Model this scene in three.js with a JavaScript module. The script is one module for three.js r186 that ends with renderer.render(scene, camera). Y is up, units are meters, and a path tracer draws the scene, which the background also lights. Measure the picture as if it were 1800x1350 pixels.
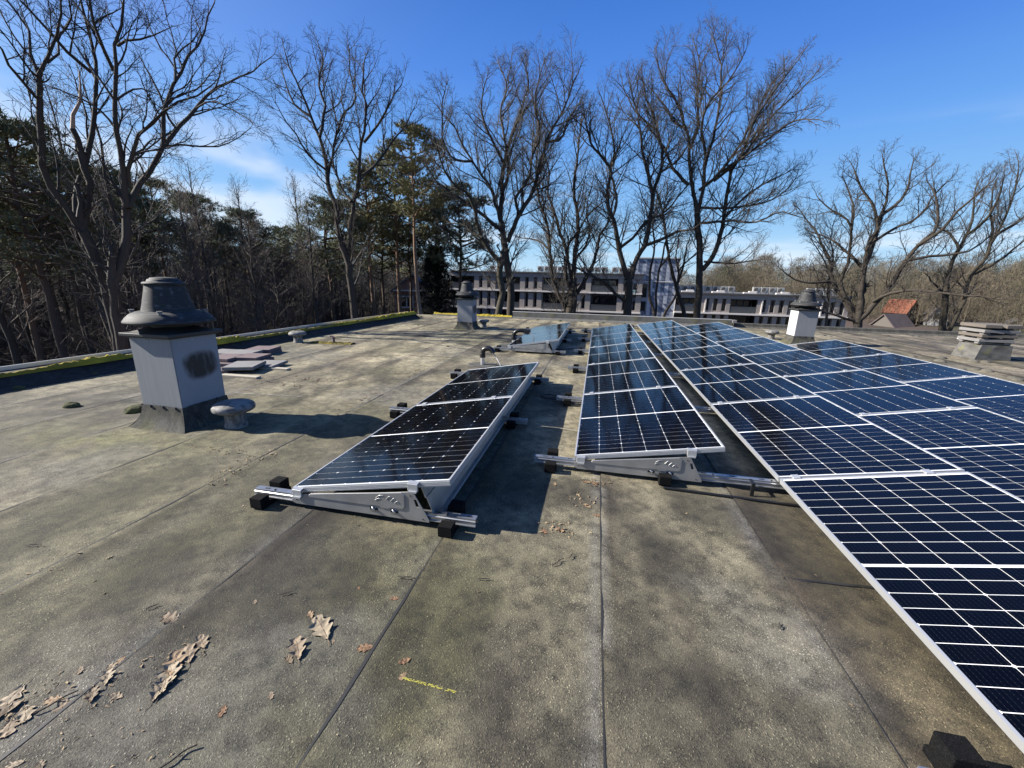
import * as THREE from 'three';
import { mergeGeometries, toCreasedNormals } from 'three/addons/utils/BufferGeometryUtils.js';
import { RoundedBoxGeometry } from 'three/addons/geometries/RoundedBoxGeometry.js';

// ------------------------------------------------------------------ camera, sky, sun, exposure
const EYE = 1.3924, F = 708.15, YAW = 11.4306 * Math.PI / 180, PITCH = -14.3938 * Math.PI / 180, ROLL = 1.336 * Math.PI / 180;
const scene = new THREE.Scene();
const camera = new THREE.PerspectiveCamera(2 * Math.atan(675 / F) * 180 / Math.PI, 4 / 3, 0.05, 900);
camera.position.set(0, EYE, 0);
camera.rotation.set(PITCH, YAW, ROLL, 'YXZ');
camera.updateMatrixWorld();
scene.add(camera);

const renderer = new THREE.WebGLRenderer({ antialias: true });
renderer.toneMapping = THREE.LinearToneMapping;
renderer.toneMappingExposure = 2.4;
renderer.outputColorSpace = THREE.SRGBColorSpace;
renderer.shadowMap.enabled = true;

const SUN = new THREE.Vector3(-0.493, 0.311, 0.075).normalize();
const sun = new THREE.DirectionalLight(new THREE.Color(1, 0.945, 0.86), 5.0);
sun.position.copy(SUN).multiplyScalar(80);
sun.castShadow = true;
sun.shadow.mapSize.set(4096, 4096);
Object.assign(sun.shadow.camera, { left: -45, right: 45, top: 45, bottom: -45, near: 1, far: 200 });
scene.add(sun, sun.target);

// ------------------------------------------------------------------ random numbers and noise
function mulberry(a) { return () => { a |= 0; a = a + 0x6D2B79F5 | 0; let t = Math.imul(a ^ a >>> 15, 1 | a); t = t + Math.imul(t ^ t >>> 7, 61 | t) ^ t; return ((t ^ t >>> 14) >>> 0) / 4294967296; }; }
let rnd = mulberry(7);
const rr = (a, b) => a + (b - a) * rnd();
const clamp = (x, a = 0, b = 1) => Math.min(b, Math.max(a, x));
const sm = (a, b, x) => { const t = clamp((x - a) / (b - a)); return t * t * (3 - 2 * t); };
const mix = (a, b, t) => a + (b - a) * t;
const mix3 = (a, b, t) => [mix(a[0], b[0], t), mix(a[1], b[1], t), mix(a[2], b[2], t)];
function hash2(x, y, s) { let h = Math.imul(x, 374761393) ^ Math.imul(y, 668265263) ^ Math.imul(s, 1274126177); h = Math.imul(h ^ h >>> 13, 1274126177); return ((h ^ h >>> 16) >>> 0) / 4294967296; }
function vnoise(x, y, s = 0, p = 0) {            // value noise, period p cells when p > 0
  const xi = Math.floor(x), yi = Math.floor(y), fx = x - xi, fy = y - yi, u = fx * fx * (3 - 2 * fx), v = fy * fy * (3 - 2 * fy);
  const w = (n) => p ? ((n % p) + p) % p : n;
  const a = hash2(w(xi), w(yi), s), b = hash2(w(xi + 1), w(yi), s), c = hash2(w(xi), w(yi + 1), s), d = hash2(w(xi + 1), w(yi + 1), s);
  return mix(mix(a, b, u), mix(c, d, u), v);
}
function fbm(x, y, s = 0, oct = 4, p = 0) { let a = 0, w = 0.5, t = 0; for (let i = 0; i < oct; i++) { a += w * vnoise(x, y, s + i * 17, p); t += w; x *= 2; y *= 2; p *= 2; w *= 0.5; } return a / t; }

// ------------------------------------------------------------------ sky
{
  const W = 2048, H = 1024, data = new Float32Array(W * H * 4), E = 2.4;
  const stops = [[-90, [.20, .19, .17]], [-2, [.30, .32, .34]], [0, [.62, .82, .97]], [4, [.42, .70, .97]], [9, [.27, .55, .95]], [16, [.155, .40, .90]], [23, [.088, .27, .80]], [30, [.056, .20, .66]], [50, [.036, .135, .46]], [90, [.026, .10, .36]]];
  for (let j = 0; j < H; j++) {
    const el = (j + 0.5) / H * 180 - 90;
    let k = 0; while (k < stops.length - 2 && el > stops[k + 1][0]) k++;
    const t = clamp((el - stops[k][0]) / (stops[k + 1][0] - stops[k][0])), base = mix3(stops[k][1], stops[k + 1][1], t);
    for (let i = 0; i < W; i++) {
      // three's equirect: u = atan2(z, x) / 2pi + 0.5
      const az = ((i + 0.5) / W - 0.5) * 2 * Math.PI, er = el * Math.PI / 180;
      const dx = Math.cos(az) * Math.cos(er), dy = Math.sin(er), dz = Math.sin(az) * Math.cos(er);
      const cosS = dx * SUN.x + dy * SUN.y + dz * SUN.z;
      const glow = Math.pow(clamp((cosS + 0.1) / 1.1), 4);
      let c = [base[0] + glow * 0.30, base[1] + glow * 0.30, base[2] + glow * 0.22];
      if (el > 0) {
        const deg = Math.atan2(dx, -dz) * 180 / Math.PI;     // bearing, 0 straight along the rows, negative to the left
        // a bank of bright broken cloud low on the left, thin streaks along the horizon
        const n = fbm(deg * 0.11 + 40, el * 0.30, 5, 5), n2 = fbm(deg * 0.05 + 9, el * 0.55, 11, 4);
        const side = sm(-30, -42, deg) * sm(-150, -110, deg);
        let cl = .6 * side * sm(2, 6, el) * sm(19, 9, el) * sm(0.36, 0.66, n);
        cl = Math.max(cl, 0.62 * sm(10, 3, el) * sm(0.42, 0.70, n2));
        cl = Math.max(cl, 0.35 * sm(17, 9, el) * sm(0.55, 0.75, n2) );
        c = mix3(c, [1.0, 1.05, 1.12], clamp(cl) * 0.92);
      }
      const o = (j * W + i) * 4;
      data[o] = c[0] / E; data[o + 1] = c[1] / E; data[o + 2] = c[2] / E; data[o + 3] = 1;
    }
  }
  const t = new THREE.DataTexture(data, W, H, THREE.RGBAFormat, THREE.FloatType);
  t.mapping = THREE.EquirectangularReflectionMapping; t.magFilter = t.minFilter = THREE.LinearFilter; t.needsUpdate = true;
  scene.background = t; scene.environment = t;
}

// ------------------------------------------------------------------ names, things, parts
const used = new Map();
function numbered(n) { const k = used.get(n) ?? 0; used.set(n, k + 1); return k ? n + '_' + String(k).padStart(3, '0') : n; }
function tag(o, label, category, group, kind) {
  if (label) o.userData.label = label;
  if (category) o.userData.category = category;
  if (group) o.userData.group = group;
  if (kind) o.userData.kind = kind;
  return o;
}
function thing(name, label, category, pos = [0, 0, 0], group, turn = 0) {
  const g = new THREE.Group(); g.name = numbered(name); g.position.set(...pos); g.rotation.y = turn; scene.add(g);
  return tag(g, label, category, group);
}
function mesh(name, geo, mat, parent) {
  const m = new THREE.Mesh(Array.isArray(geo) ? merge(geo) : geo, mat); m.castShadow = m.receiveShadow = true;
  m.name = parent ? name : numbered(name);
  (parent ?? scene).add(m); return m;
}
const part = (parent, name, geo, mat) => mesh(name, geo, mat, parent);
function single(name, geo, mat, label, category, pos = [0, 0, 0], group, turn = 0) { const m = mesh(name, geo, mat); m.position.set(...pos); m.rotation.y = turn; return tag(m, label, category, group); }
function dup(src, label, pos, turn) { const c = src.clone(); c.name = numbered(src.name.replace(/_\d{3}$/, '')); c.userData = { ...src.userData }; if (label) c.userData.label = label; if (pos) c.position.set(...pos); if (turn !== undefined) c.rotation.y = turn; scene.add(c); return c; }
const structure = (o) => tag(o, null, null, null, 'structure');
function merge(list) {
  list = list.map((g) => { let q = g.index ? g.toNonIndexed() : g; for (const k of Object.keys(q.attributes)) if (!['position', 'normal', 'uv'].includes(k)) q.deleteAttribute(k); if (!q.attributes.uv) q.setAttribute('uv', new THREE.BufferAttribute(new Float32Array(q.attributes.position.count * 2), 2)); return q; });
  return mergeGeometries(list, false);
}
function bx(x, y, z, sx, sy, sz, ry = 0) { const g = new THREE.BoxGeometry(sx, sy, sz); if (ry) g.rotateY(ry); return g.translate(x, y, z); }         // centre, size
function rb(x, y, z, sx, sy, sz, r = 0.004, ry = 0) { const g = new RoundedBoxGeometry(sx, sy, sz, 2, r); if (ry) g.rotateY(ry); return g.translate(x, y, z); }
function cyl(x, y, z, r0, r1, h, n = 16) { return new THREE.CylinderGeometry(r1, r0, h, n).translate(x, y + h / 2, z); }                            // stands on y
function lathe(list, n = 40) { return new THREE.LatheGeometry(list.map(([r, y]) => new THREE.Vector2(r, y)), n); }
function pipe(pts, r, n = 10, seg = 24) { return new THREE.TubeGeometry(new THREE.CatmullRomCurve3(pts.map((p) => new THREE.Vector3(...p))), seg, r, n, false); }
function prism(pts, d) { const s = new THREE.Shape(pts.map(([x, y]) => new THREE.Vector2(x, y))); return new THREE.ExtrudeGeometry(s, { depth: d, bevelEnabled: false }); }  // outline in x, y; runs along +z

// a pixel of the 1800 x 1350 photograph -> a world point on a level plane, or at a distance over the ground
const rayV = new THREE.Vector3();
function ray(px, py) { return rayV.set((px - 900) / F, -(py - 675) / F, -1).applyQuaternion(camera.quaternion); }
function on(px, py, h = 0) { const d = ray(px, py), t = (h - EYE) / d.y; return [d.x * t, h, d.z * t]; }
function at(px, py, D) { const d = ray(px, py), t = D / Math.hypot(d.x, d.z); return new THREE.Vector3(d.x * t, EYE + d.y * t, d.z * t); }

// ------------------------------------------------------------------ textures and materials
const ALB = 0.76;      // one scale for the base colours of weathered outdoor surfaces
function tex(w, h, fn, rx = 1, ry = 1, srgb = true) {       // fn(u, v) -> [r, g, b] linear when srgb
  const d = new Uint8Array(w * h * 4), enc = (x) => { x = clamp(srgb ? x * ALB : x); return Math.round(255 * (srgb ? (x <= .0031308 ? 12.92 * x : 1.055 * Math.pow(x, 1 / 2.4) - .055) : x)); };
  for (let j = 0; j < h; j++) for (let i = 0; i < w; i++) { const c = fn(i / w, j / h, i, j), o = (j * w + i) * 4; d[o] = enc(c[0]); d[o + 1] = enc(c[1]); d[o + 2] = enc(c[2]); d[o + 3] = 255; }
  const t = new THREE.DataTexture(d, w, h); t.wrapS = t.wrapT = THREE.RepeatWrapping; t.repeat.set(rx, ry); t.magFilter = THREE.LinearFilter; t.minFilter = THREE.LinearFilter;
  if (srgb) t.colorSpace = THREE.SRGBColorSpace; t.needsUpdate = true; return t;
}
const M = {};
const std = (r, g, b, rough = 0.8, metal = 0, more = {}) => new THREE.MeshStandardMaterial({ color: new THREE.Color().setRGB(r * ALB, g * ALB, b * ALB), roughness: rough, metalness: metal, side: THREE.DoubleSide, ...more });
// mineral felt: grit of slate flakes, 1.2 m a tile
const specks = new Float32Array(1024 * 1024);
{
  rnd = mulberry(301);
  for (let n = 0; n < 30000; n++) {
    const cx = rnd() * 1024, cy = rnd() * 1024, big = rnd(), r = .55 + 1.9 * big ** 4, gain = (rnd() < .78 ? 1 : -.55) * (.25 + .75 * rnd()) * (.35 + 1.3 * fbm(cx / 128, cy / 128, 43, 3, 8) ** 1.5), a = rnd() * 3.14, e = .5 + .5 * rnd();
    for (let y = -4; y <= 4; y++) for (let x = -4; x <= 4; x++) { const X = Math.floor(cx) + x, Y = Math.floor(cy) + y, dx = X - cx, dy = Y - cy, p = dx * Math.cos(a) + dy * Math.sin(a), q = (-dx * Math.sin(a) + dy * Math.cos(a)) / e; const w = clamp(r + .5 - Math.hypot(p, q)); if (w > 0) { const o = ((Y + 1024) & 1023) * 1024 + ((X + 1024) & 1023); specks[o] = Math.abs(gain * w) > Math.abs(specks[o]) ? gain * w : specks[o]; } }
  }
}
const gritN = (u, v, i, j) => {
  const f = fbm(u * 24, v * 24, 3, 4, 24), g = hash2(i, j, 91), g2 = hash2(i >> 1, j >> 1, 92), g3 = hash2(i >> 2, j >> 2, 97);
  
  let k = 0.10 + 0.50 * f + 0.16 * (g - 0.5) + 0.34 * (g2 - 0.5) + 0.16 * (g3 - .5); k = Math.max(.05, k);
  const s = specks[j * 1024 + i]; k = s > 0 ? k + 1.15 * s : k * (1 + s);
  return k;
};
const gritMap = tex(1024, 1024, (u, v, i, j) => { const k = gritN(u, v, i, j); return [k * 1.01, k, k * 0.98]; });
const gritBump = tex(1024, 1024, (u, v, i, j) => { const k = gritN(u, v, i, j); return [k, k, k]; }, 1, 1, false);
M.felt = new THREE.MeshStandardMaterial({ vertexColors: true, map: gritMap, bumpMap: gritBump, bumpScale: 0.0025, roughness: 0.90 });
M.felt2 = new THREE.MeshStandardMaterial({ color: new THREE.Color().setRGB(.28, .27, .235), map: gritMap, bumpMap: gritBump, bumpScale: 0.004, roughness: 0.95, side: THREE.DoubleSide });
M.bitumen = std(.028, .027, .026, .6);
M.alu = std(.66, .67, .68, .4, .55);
M.galv = new THREE.MeshStandardMaterial({ metalness: .85, roughness: .38, side: THREE.DoubleSide, map: tex(256, 256, (u, v) => { const n = fbm(u * 10, v * 10, 31, 4, 10), s = hash2(Math.floor(u * 256), 3, 5); const k = .42 + .22 * n + .03 * s; return [k, k * 1.01, k * 1.02]; }, 2, 2) });
M.plate = new THREE.MeshStandardMaterial({ metalness: .55, roughness: .42, side: THREE.DoubleSide, map: tex(256, 256, (u, v) => { const n = fbm(u * 6, v * 6, 37, 5, 6); const k = .34 + .16 * n; return [k, k * .99, k * .965]; }, 2, 2) });
M.rubber = new THREE.MeshPhysicalMaterial({ roughness: .95, specularIntensity: .25, map: tex(128, 128, (u, v, i, j) => { const g = hash2(i >> 1, j >> 1, 51), k = g > .95 ? .05 : .003 + .005 * g; return [k, k, k * 1.05]; }, 1, 1) });
M.black = std(.012, .012, .013, .45);
M.steel = std(.62, .62, .62, .3, .9);
M.slot = std(.015, .016, .02, .8);
M.moss = new THREE.MeshStandardMaterial({ color: new THREE.Color().setRGB(ALB, ALB, ALB), vertexColors: true, roughness: 1, side: THREE.DoubleSide });
M.concrete = new THREE.MeshStandardMaterial({ roughness: .95, side: THREE.DoubleSide, bumpScale: .004, map: tex(256, 256, (u, v, i, j) => { const n = fbm(u * 5, v * 5, 61, 5, 5), g = hash2(i, j, 4); let k = .05 + .13 * n + .04 * (g - .5); const y = sm(.56, .72, fbm(u * 4 + 3, v * 4, 71, 4, 4)); return [k * mix(1, 1.15, y), k * mix(.97, 1.1, y), k * mix(.90, .62, y)]; }) });
const slabTex = (r, g, b, s) => tex(128, 128, (u, v, i, j) => { const n = fbm(u * 4, v * 4, s, 5, 4), h = hash2(i, j, s), k = .72 + .42 * n + .12 * (h - .5); return [r * k, g * k, b * k]; });
M.slabs = [[.165, .142, .120], [.185, .135, .138], [.24, .23, .225]].map((c, i) => new THREE.MeshStandardMaterial({ roughness: .95, map: slabTex(...c, 80 + i) }));
M.wood = new THREE.MeshStandardMaterial({ roughness: .8, map: tex(128, 64, (u, v) => { const n = fbm(u * 3, v * 24, 88, 3); return [.42 + .1 * n, .37 + .1 * n, .28 + .1 * n]; }) });
M.shaft = new THREE.MeshStandardMaterial({ roughness: .62, map: tex(256, 256, (u, v, i, j) => { const n = fbm(u * 3, v * 2, 95, 5, 3), s = fbm(u * 30, v * 1.5, 96, 3); let k = .22 + .06 * n + .05 * s; if (hash2(i >> 1, j >> 1, 13) > .9985) k *= .5; return [k * .98, k, k * 1.035]; }) });
M.cowl = new THREE.MeshStandardMaterial({ roughness: .72, metalness: 0, side: THREE.DoubleSide, bumpScale: .004, map: tex(256, 256, (u, v, i, j) => { const n = fbm(u * 8, v * 8, 101, 5, 8), l = sm(.60, .72, fbm(u * 28, v * 28, 103, 3, 28)); let k = .014 + .022 * n + .06 * l; const g = sm(.55, .75, fbm(u * 5, v * 5, 105, 4, 5)) * .5; return [k * mix(.97, .95, g), k * mix(1, 1.08, g), k * mix(1.05, .7, g)]; }) });
M.capdark = new THREE.MeshStandardMaterial({ roughness: .6, side: THREE.DoubleSide, map: tex(128, 128, (u, v) => { const n = fbm(u * 6, v * 6, 111, 4, 6), k = .022 + .04 * n; return [k, k * .98, k * .96]; }) });
M.vent = new THREE.MeshStandardMaterial({ roughness: .7, side: THREE.DoubleSide, map: tex(256, 128, (u, v) => { const n = fbm(u * 8, v * 4, 121, 5, 4), d = sm(.5, .68, fbm(u * 20, v * 5, 123, 4)); const k = mix(.19 + .08 * n, .07, d * .75); return [k, k * .97, k * .92]; }) });

// ------------------------------------------------------------------ the roof we stand on
const SEAM0 = 0.125, SW = 0.868;                       // a seam of the felt and the width of a sheet
const ROOF = { x0: -7.0, x1: 17.2, z0: -15.25, z1: 3.0 };
const roofWob = (x, z) => .007 * (fbm(x * 1.3, z * 1.1, 261, 3) - .5) + .0035 * (fbm(x * 5, z * 4, 263, 2) - .5);
const roofY = (x, z) => { const t = (x - SEAM0) / SW - Math.floor((x - SEAM0) / SW); return roofWob(x, z) + .011 * (1 - sm(0, .16, t) * .95); };
function roofTone(x, z) {
  const far = sm(-1.0, -6.5, z - .15 * x);  // colour lightens with distance: wear, plus view angle and gloss painted in
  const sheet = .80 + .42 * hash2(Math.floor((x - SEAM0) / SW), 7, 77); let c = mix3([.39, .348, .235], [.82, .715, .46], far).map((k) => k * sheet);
  const n1 = fbm(x * .55 + 7, z * .55 + 3, 201, 4), n2 = fbm(x * 1.9, z * 1.0, 207, 4), n3 = fbm(x * 5, z * 4, 211, 3);
  const n4 = fbm(x * 2.4 + 50, z * 1.6, 213, 4); const n5 = fbm(x * 11, z * 7, 219, 3); c = c.map((k) => k * (0.15 + 1.15 * n2 + 0.5 * n1) * (0.6 + 0.8 * n3) * (.75 + .5 * n5) * (1 - .58 * sm(.48, .66, n4)));
  // brownish violet, bare and worn streaks that follow the sheets
  const st = fbm(x * 6.5, z * .5 + 9, 223, 3);
  c = mix3(c, [c[0] * .62, c[1] * .58, c[2] * .60], sm(.52, .78, st) * .75);
  const f = ((x - SEAM0) / SW) - Math.floor((x - SEAM0) / SW);
  const edge = Math.min(f, 1 - f);
  c = mix3(c, [c[0] * .50, c[1] * .46, c[2] * .46], sm(.19, .05, f) * sm(.25, .55, fbm(x * .8, z * .9, 227, 3)) * .85);
  c = mix3(c, [.44, .43, .40], sm(.12, .01, 1 - f) * sm(.46, .66, fbm(x * 1.2 + 4, z * 1.3, 229, 4)) * .55);
  // green algae
  const near = Math.exp(-(((x + .25) / .55) ** 2 + ((z + 1.1) / .75) ** 2));
  const g = clamp(sm(.50, .72, fbm(x * 1.3 + 2, z * .9 + 5, 233, 4)) * .75 + near * sm(.35, .6, n2) * .9);
  c = mix3(c, [.20, .19, .075], g * .55);
  const yl = Math.exp(-(((x + 4.1) / .9) ** 2 + ((z + 2.45) / .28) ** 2)); c = mix3(c, [.40, .39, .15], yl * sm(.3, .55, n3) * .7);
  const pale = sm(.58, .76, fbm(x * 1.1 + 31, z * 1.4, 239, 4)); c = mix3(c, [.42, .40, .34], pale * .42);
  const bare = sm(.98, 1.10, x) * sm(-4.5, -2.0, z) * sm(4, 2.5, x); c = mix3(c, [c[0] * .62, c[1] * .57, c[2] * .50], bare);
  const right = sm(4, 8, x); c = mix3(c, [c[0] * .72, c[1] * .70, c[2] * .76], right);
  return c;
}
{
  const roof = new THREE.Group(); roof.name = 'roof'; scene.add(roof); structure(roof);
  const zs = []; for (let z = ROOF.z1; z > ROOF.z0; z -= (z > -5.5 ? .05 : .11)) zs.push(z); zs.push(ROOF.z0);
  const k0 = Math.floor((ROOF.x0 - SEAM0) / SW), k1 = Math.ceil((ROOF.x1 - SEAM0) / SW);
  const seamX = (k, z) => SEAM0 + k * SW + .012 * Math.sin(z * .9 + k * 2) + .02 * (fbm(z * .35, k * 3.1, 251, 2) - .5) ;
  for (let k = k0; k < k1; k++) {
    const nx = 16, P = [], C = [], U = [], I = [], rise = 0.011, lip = 0.05 / SW;
    const ts = [0, .004]; for (let i = 1; i < nx; i++) ts.push(i / nx); ts.push(1 - lip, 1);
    ts.sort((a, b) => a - b);
    zs.forEach((z, j) => {
      const xa = seamX(k, z), xb = seamX(k + 1, z) ;
      ts.forEach((t) => {
        const x = mix(xa, xb + .03, t), wob = roofWob(x, z);
        // the right edge of each sheet slides under the next one; the left edge lies on top with a raised lip
        const y = wob + (t < .001 ? 0.001 : rise * (1 - sm(0, .16, t) * .95)) ;
        P.push(x, t > .97 ? y - .002 : y, z);
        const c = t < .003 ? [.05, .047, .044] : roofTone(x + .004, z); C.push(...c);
        U.push(x / 1.2 + k * .37, z / 1.2 + k * .61);
      });
    });
    const n = ts.length;
    for (let j = 0; j < zs.length - 1; j++) for (let i = 0; i < n - 1; i++) { const a = j * n + i; I.push(a, a + 1, a + n, a + 1, a + n + 1, a + n); }
    const g = new THREE.BufferGeometry();
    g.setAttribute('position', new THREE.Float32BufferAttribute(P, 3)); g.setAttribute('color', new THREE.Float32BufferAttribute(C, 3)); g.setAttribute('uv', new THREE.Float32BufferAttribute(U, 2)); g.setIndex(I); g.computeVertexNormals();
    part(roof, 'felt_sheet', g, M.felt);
    // the bead of bitumen squeezed out along the lap
    const bp = []; for (let j = 0; j < zs.length; j += 3) { const z = zs[j], w = (k === 1 ? .0015 : k === 0 ? .004 : .006) + (k === 1 ? .004 : .009) * sm(.35, .7, fbm(z * 2.2, k * 5, 271, 3)), x = seamX(k, z); bp.push([x - .004, z], [x - .004 + w, z]); }
    const bg = new THREE.BufferGeometry(), bP = [], bI = [];
    bp.forEach(([x, z]) => bP.push(x, .0124 + roofWob(x, z), z));
    for (let j = 0; j + 3 < bp.length; j += 2) bI.push(j, j + 1, j + 2, j + 1, j + 3, j + 2);
    bg.setAttribute('position', new THREE.Float32BufferAttribute(bP, 3)); bg.setIndex(bI); bg.computeVertexNormals();
    part(roof, 'bitumen_seam', bg, M.bitumen);
  }
  // end laps that cross the sheets
  for (const [k, z] of [[1, -1.92], [-2, -4.6], [-4, -6.8], [3, -9], [0, -10.4], [9, -8.2], [-5, -3.9]]) {
    const bp = []; for (let i = 0; i <= 20; i++) { const x = SEAM0 + (k + i / 20) * SW, zz = z - i * .004 + .015 * (fbm(i * .4, k, 281, 2) - .5); bp.push([x, zz]); }
    const P = [], I = [];
    bp.forEach(([x, z2], i) => { const w = .004 + .006 * vnoise(i, k, 9); P.push(x, .0125, z2, x, .006, z2 + w); if (i < 20) I.push(2 * i, 2 * i + 1, 2 * i + 2, 2 * i + 1, 2 * i + 3, 2 * i + 2); });
    const g = new THREE.BufferGeometry(); g.setAttribute('position', new THREE.Float32BufferAttribute(P, 3)); g.setIndex(I); g.computeVertexNormals();
    part(roof, 'bitumen_seam', g, M.bitumen);
  }
  const wallM = std(.26, .19, .15, .9);
  structure(mesh('building_wall', [bx((ROOF.x0 + ROOF.x1) / 2, -3.1, (ROOF.z0 + ROOF.z1) / 2, ROOF.x1 - ROOF.x0 + .2, 5.9, ROOF.z1 - ROOF.z0 + .1)], wallM));
}

// mossy cushion strip: a bumpy ridge along a line
function mossRidge(x0, z0, x1, z1, y, w, h, seed, n = 260, cover = .4) {
  const P = [], C = [], I = [], m = 7, L = Math.hypot(x1 - x0, z1 - z0), dx = (x1 - x0) / L, dz = (z1 - z0) / L;
  for (let j = 0; j <= n; j++) {
    const s = j / n * L, gate = sm(cover - .1, cover + .14, fbm(s * .55, 1, seed, 3)), hh = h * (.25 + .75 * gate) * (.6 + .8 * fbm(s * 9, 3, seed + 3, 3));
    for (let i = 0; i < m; i++) {
      const a = i / (m - 1), off = (a - .5) * w * (.75 + .5 * fbm(s * 6, i, seed + 5, 2)) * (.6 + .4 * gate), yy = y - .03 + (Math.sin(a * Math.PI)) * (hh + .03) * (.75 + .5 * hash2(j, i, seed));
      P.push(x0 + dx * s - dz * off, yy, z0 + dz * s + dx * off);
      const b = fbm(s * 7, i * .7, seed + 9, 3), c = mix3([.13, .105, .015], [.60, .46, .03], clamp(b * 1.25 * (.35 + .65 * gate))); C.push(...c);
      if (j < n && i < m - 1) { const q = j * m + i; I.push(q, q + m, q + 1, q + 1, q + m, q + m + 1); }
    }
  }
  const g = new THREE.BufferGeometry(); g.setAttribute('position', new THREE.Float32BufferAttribute(P, 3)); g.setAttribute('color', new THREE.Float32BufferAttribute(C, 3)); g.setIndex(I); g.computeVertexNormals(); return g;
}
{ // left parapet: sloping felt upstand, mossy top, thin metal edge; runs slightly askew
  const t = thing('parapet', 'low felt covered parapet with yellow green moss and thin metal edge along the wood', 'parapet', [0, 0, 0]);
  const za = 3.0, zb = -13.75, X = (z) => -6.70 - (z + 3) * .042;
  const sec = [[.02, 0.0], [-.10, .05], [-.17, .165], [-.42, .175], [-.46, -.2]];
  const P = [], I = [], U = [], n = sec.length, N = 60;
  for (let j = 0; j <= N; j++) { const z = mix(za, zb, j / N); sec.forEach(([dx, y], i) => { P.push(X(z) + dx + .012 * (fbm(z * 2, i, 301, 2) - .5), y + .012 * (fbm(z * 3, i * 2, 303, 2) - .5), z); U.push(z / 1.2, i * .2); if (j < N && i < n - 1) { const q = j * n + i; I.push(q, q + 1, q + n, q + 1, q + n + 1, q + n); } }); }
  const q = N * n; for (let i = 1; i < n - 1; i++) I.push(q, q + i, q + i + 1);
  const g = new THREE.BufferGeometry(); g.setAttribute('position', new THREE.Float32BufferAttribute(P, 3)); g.setAttribute('uv', new THREE.Float32BufferAttribute(U, 2)); g.setIndex(I); g.computeVertexNormals();
  part(t, 'upstand', g, new THREE.MeshStandardMaterial({ color: new THREE.Color().setRGB(.10, .095, .09), map: gritMap, bumpMap: gritBump, bumpScale: .004, roughness: .95, side: THREE.DoubleSide }));
  part(t, 'moss', mossRidge(X(za) - .19, za, X(zb) - .19, zb, .172, .15, .07, 311, 520, .40), M.moss);
  const L = Math.hypot(za - zb, X(za) - X(zb)), e = new THREE.BoxGeometry(.03, .05, L); e.rotateY(Math.atan2(X(za) - X(zb), za - zb)); e.translate((X(za) + X(zb)) / 2 - .435, .20, (za + zb) / 2);
  part(t, 'metal_edge', e, M.alu);
}
{ // far parapet
  const felt = new THREE.MeshStandardMaterial({ color: new THREE.Color().setRGB(.20, .19, .165), map: gritMap, roughness: .95, side: THREE.DoubleSide });
  const t = thing('parapet', 'grey concrete upstand with pale coping along the far edge of the roof', 'parapet', [0, 0, -15.05]);
  part(t, 'upstand', [prism([[0, 0], [.12, .07], [.14, .235], [.3, .235], [.3, -.3], [0, -.3]], 7.7).rotateY(Math.PI / 2).translate(-3.1, 0, 0)], M.concrete);
  part(t, 'coping', [rb(.75, .243, -.235, 7.74, .028, .20, .008)], std(.34, .33, .31, .6, .2));
  part(t, 'end_cap', [rb(4.66, .20, -.2, .14, .10, .22, .01)], M.slabs[2]);
  const m = thing('parapet', 'low mossy edge of the roof in front of the two mossy trunks', 'parapet', [0, 0, -15.05]);
  part(m, 'upstand', [prism([[0, 0], [.16, .055], [.3, .055], [.3, -.3], [0, -.3]], 3.2).rotateY(Math.PI / 2).translate(-6.32, 0, 0)], felt);
  part(m, 'moss', mossRidge(-6.3, -.2, -3.15, -.2, .05, .2, .05, 331, 90, .42), M.moss);
  const r = thing('parapet', 'low dark felt covered parapet at the far edge right of the third chimney', 'parapet', [0, 0, -15.15]);
  part(r, 'upstand', [prism([[0, 0], [.14, .05], [.16, .135], [.34, .14], [.34, -.3], [0, -.3]], 12.5).rotateY(Math.PI / 2).translate(4.72, 0, 0)], felt);
}
// ------------------------------------------------------------------ solar array
const PW = 1.038, PL = 1.755, PP = 1.7755, TILT = 10.02 * Math.PI / 180, LOW = 0.13;
const cellTex = (s) => tex(256, 128, (u, v, i, j) => {
  let k = [.0016, .0017, .0030]; const n = fbm(u * 5, v * 3, s, 3); k = k.map((x) => x * (.8 + .5 * n));
  const b = (u * 9.0) % 1; if (Math.abs(b - .5) < .035) k = [.012, .0125, .016];                    // bus wires along the panel
  const d = (v * 6.0) % 1; if (Math.abs(b - .5) < .05 && Math.abs(d - .5) < .14) k = [.03, .031, .036];
  return k;
});
const coat = { roughness: .085, ior: 1.26, side: THREE.DoubleSide };
M.cells = [401, 402, 403].map((s, i) => new THREE.MeshPhysicalMaterial({ ...coat, map: cellTex(s), color: new THREE.Color().setRGB(...[[1, 1, 1], [.85, .85, .9], [1.0, 1.05, 1.2]][i]) }));
M.sheet = new THREE.MeshPhysicalMaterial({ ...coat, color: new THREE.Color().setRGB(.80, .81, .82) });
const CW = .1661, CH = .0805, cham = .006;
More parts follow.
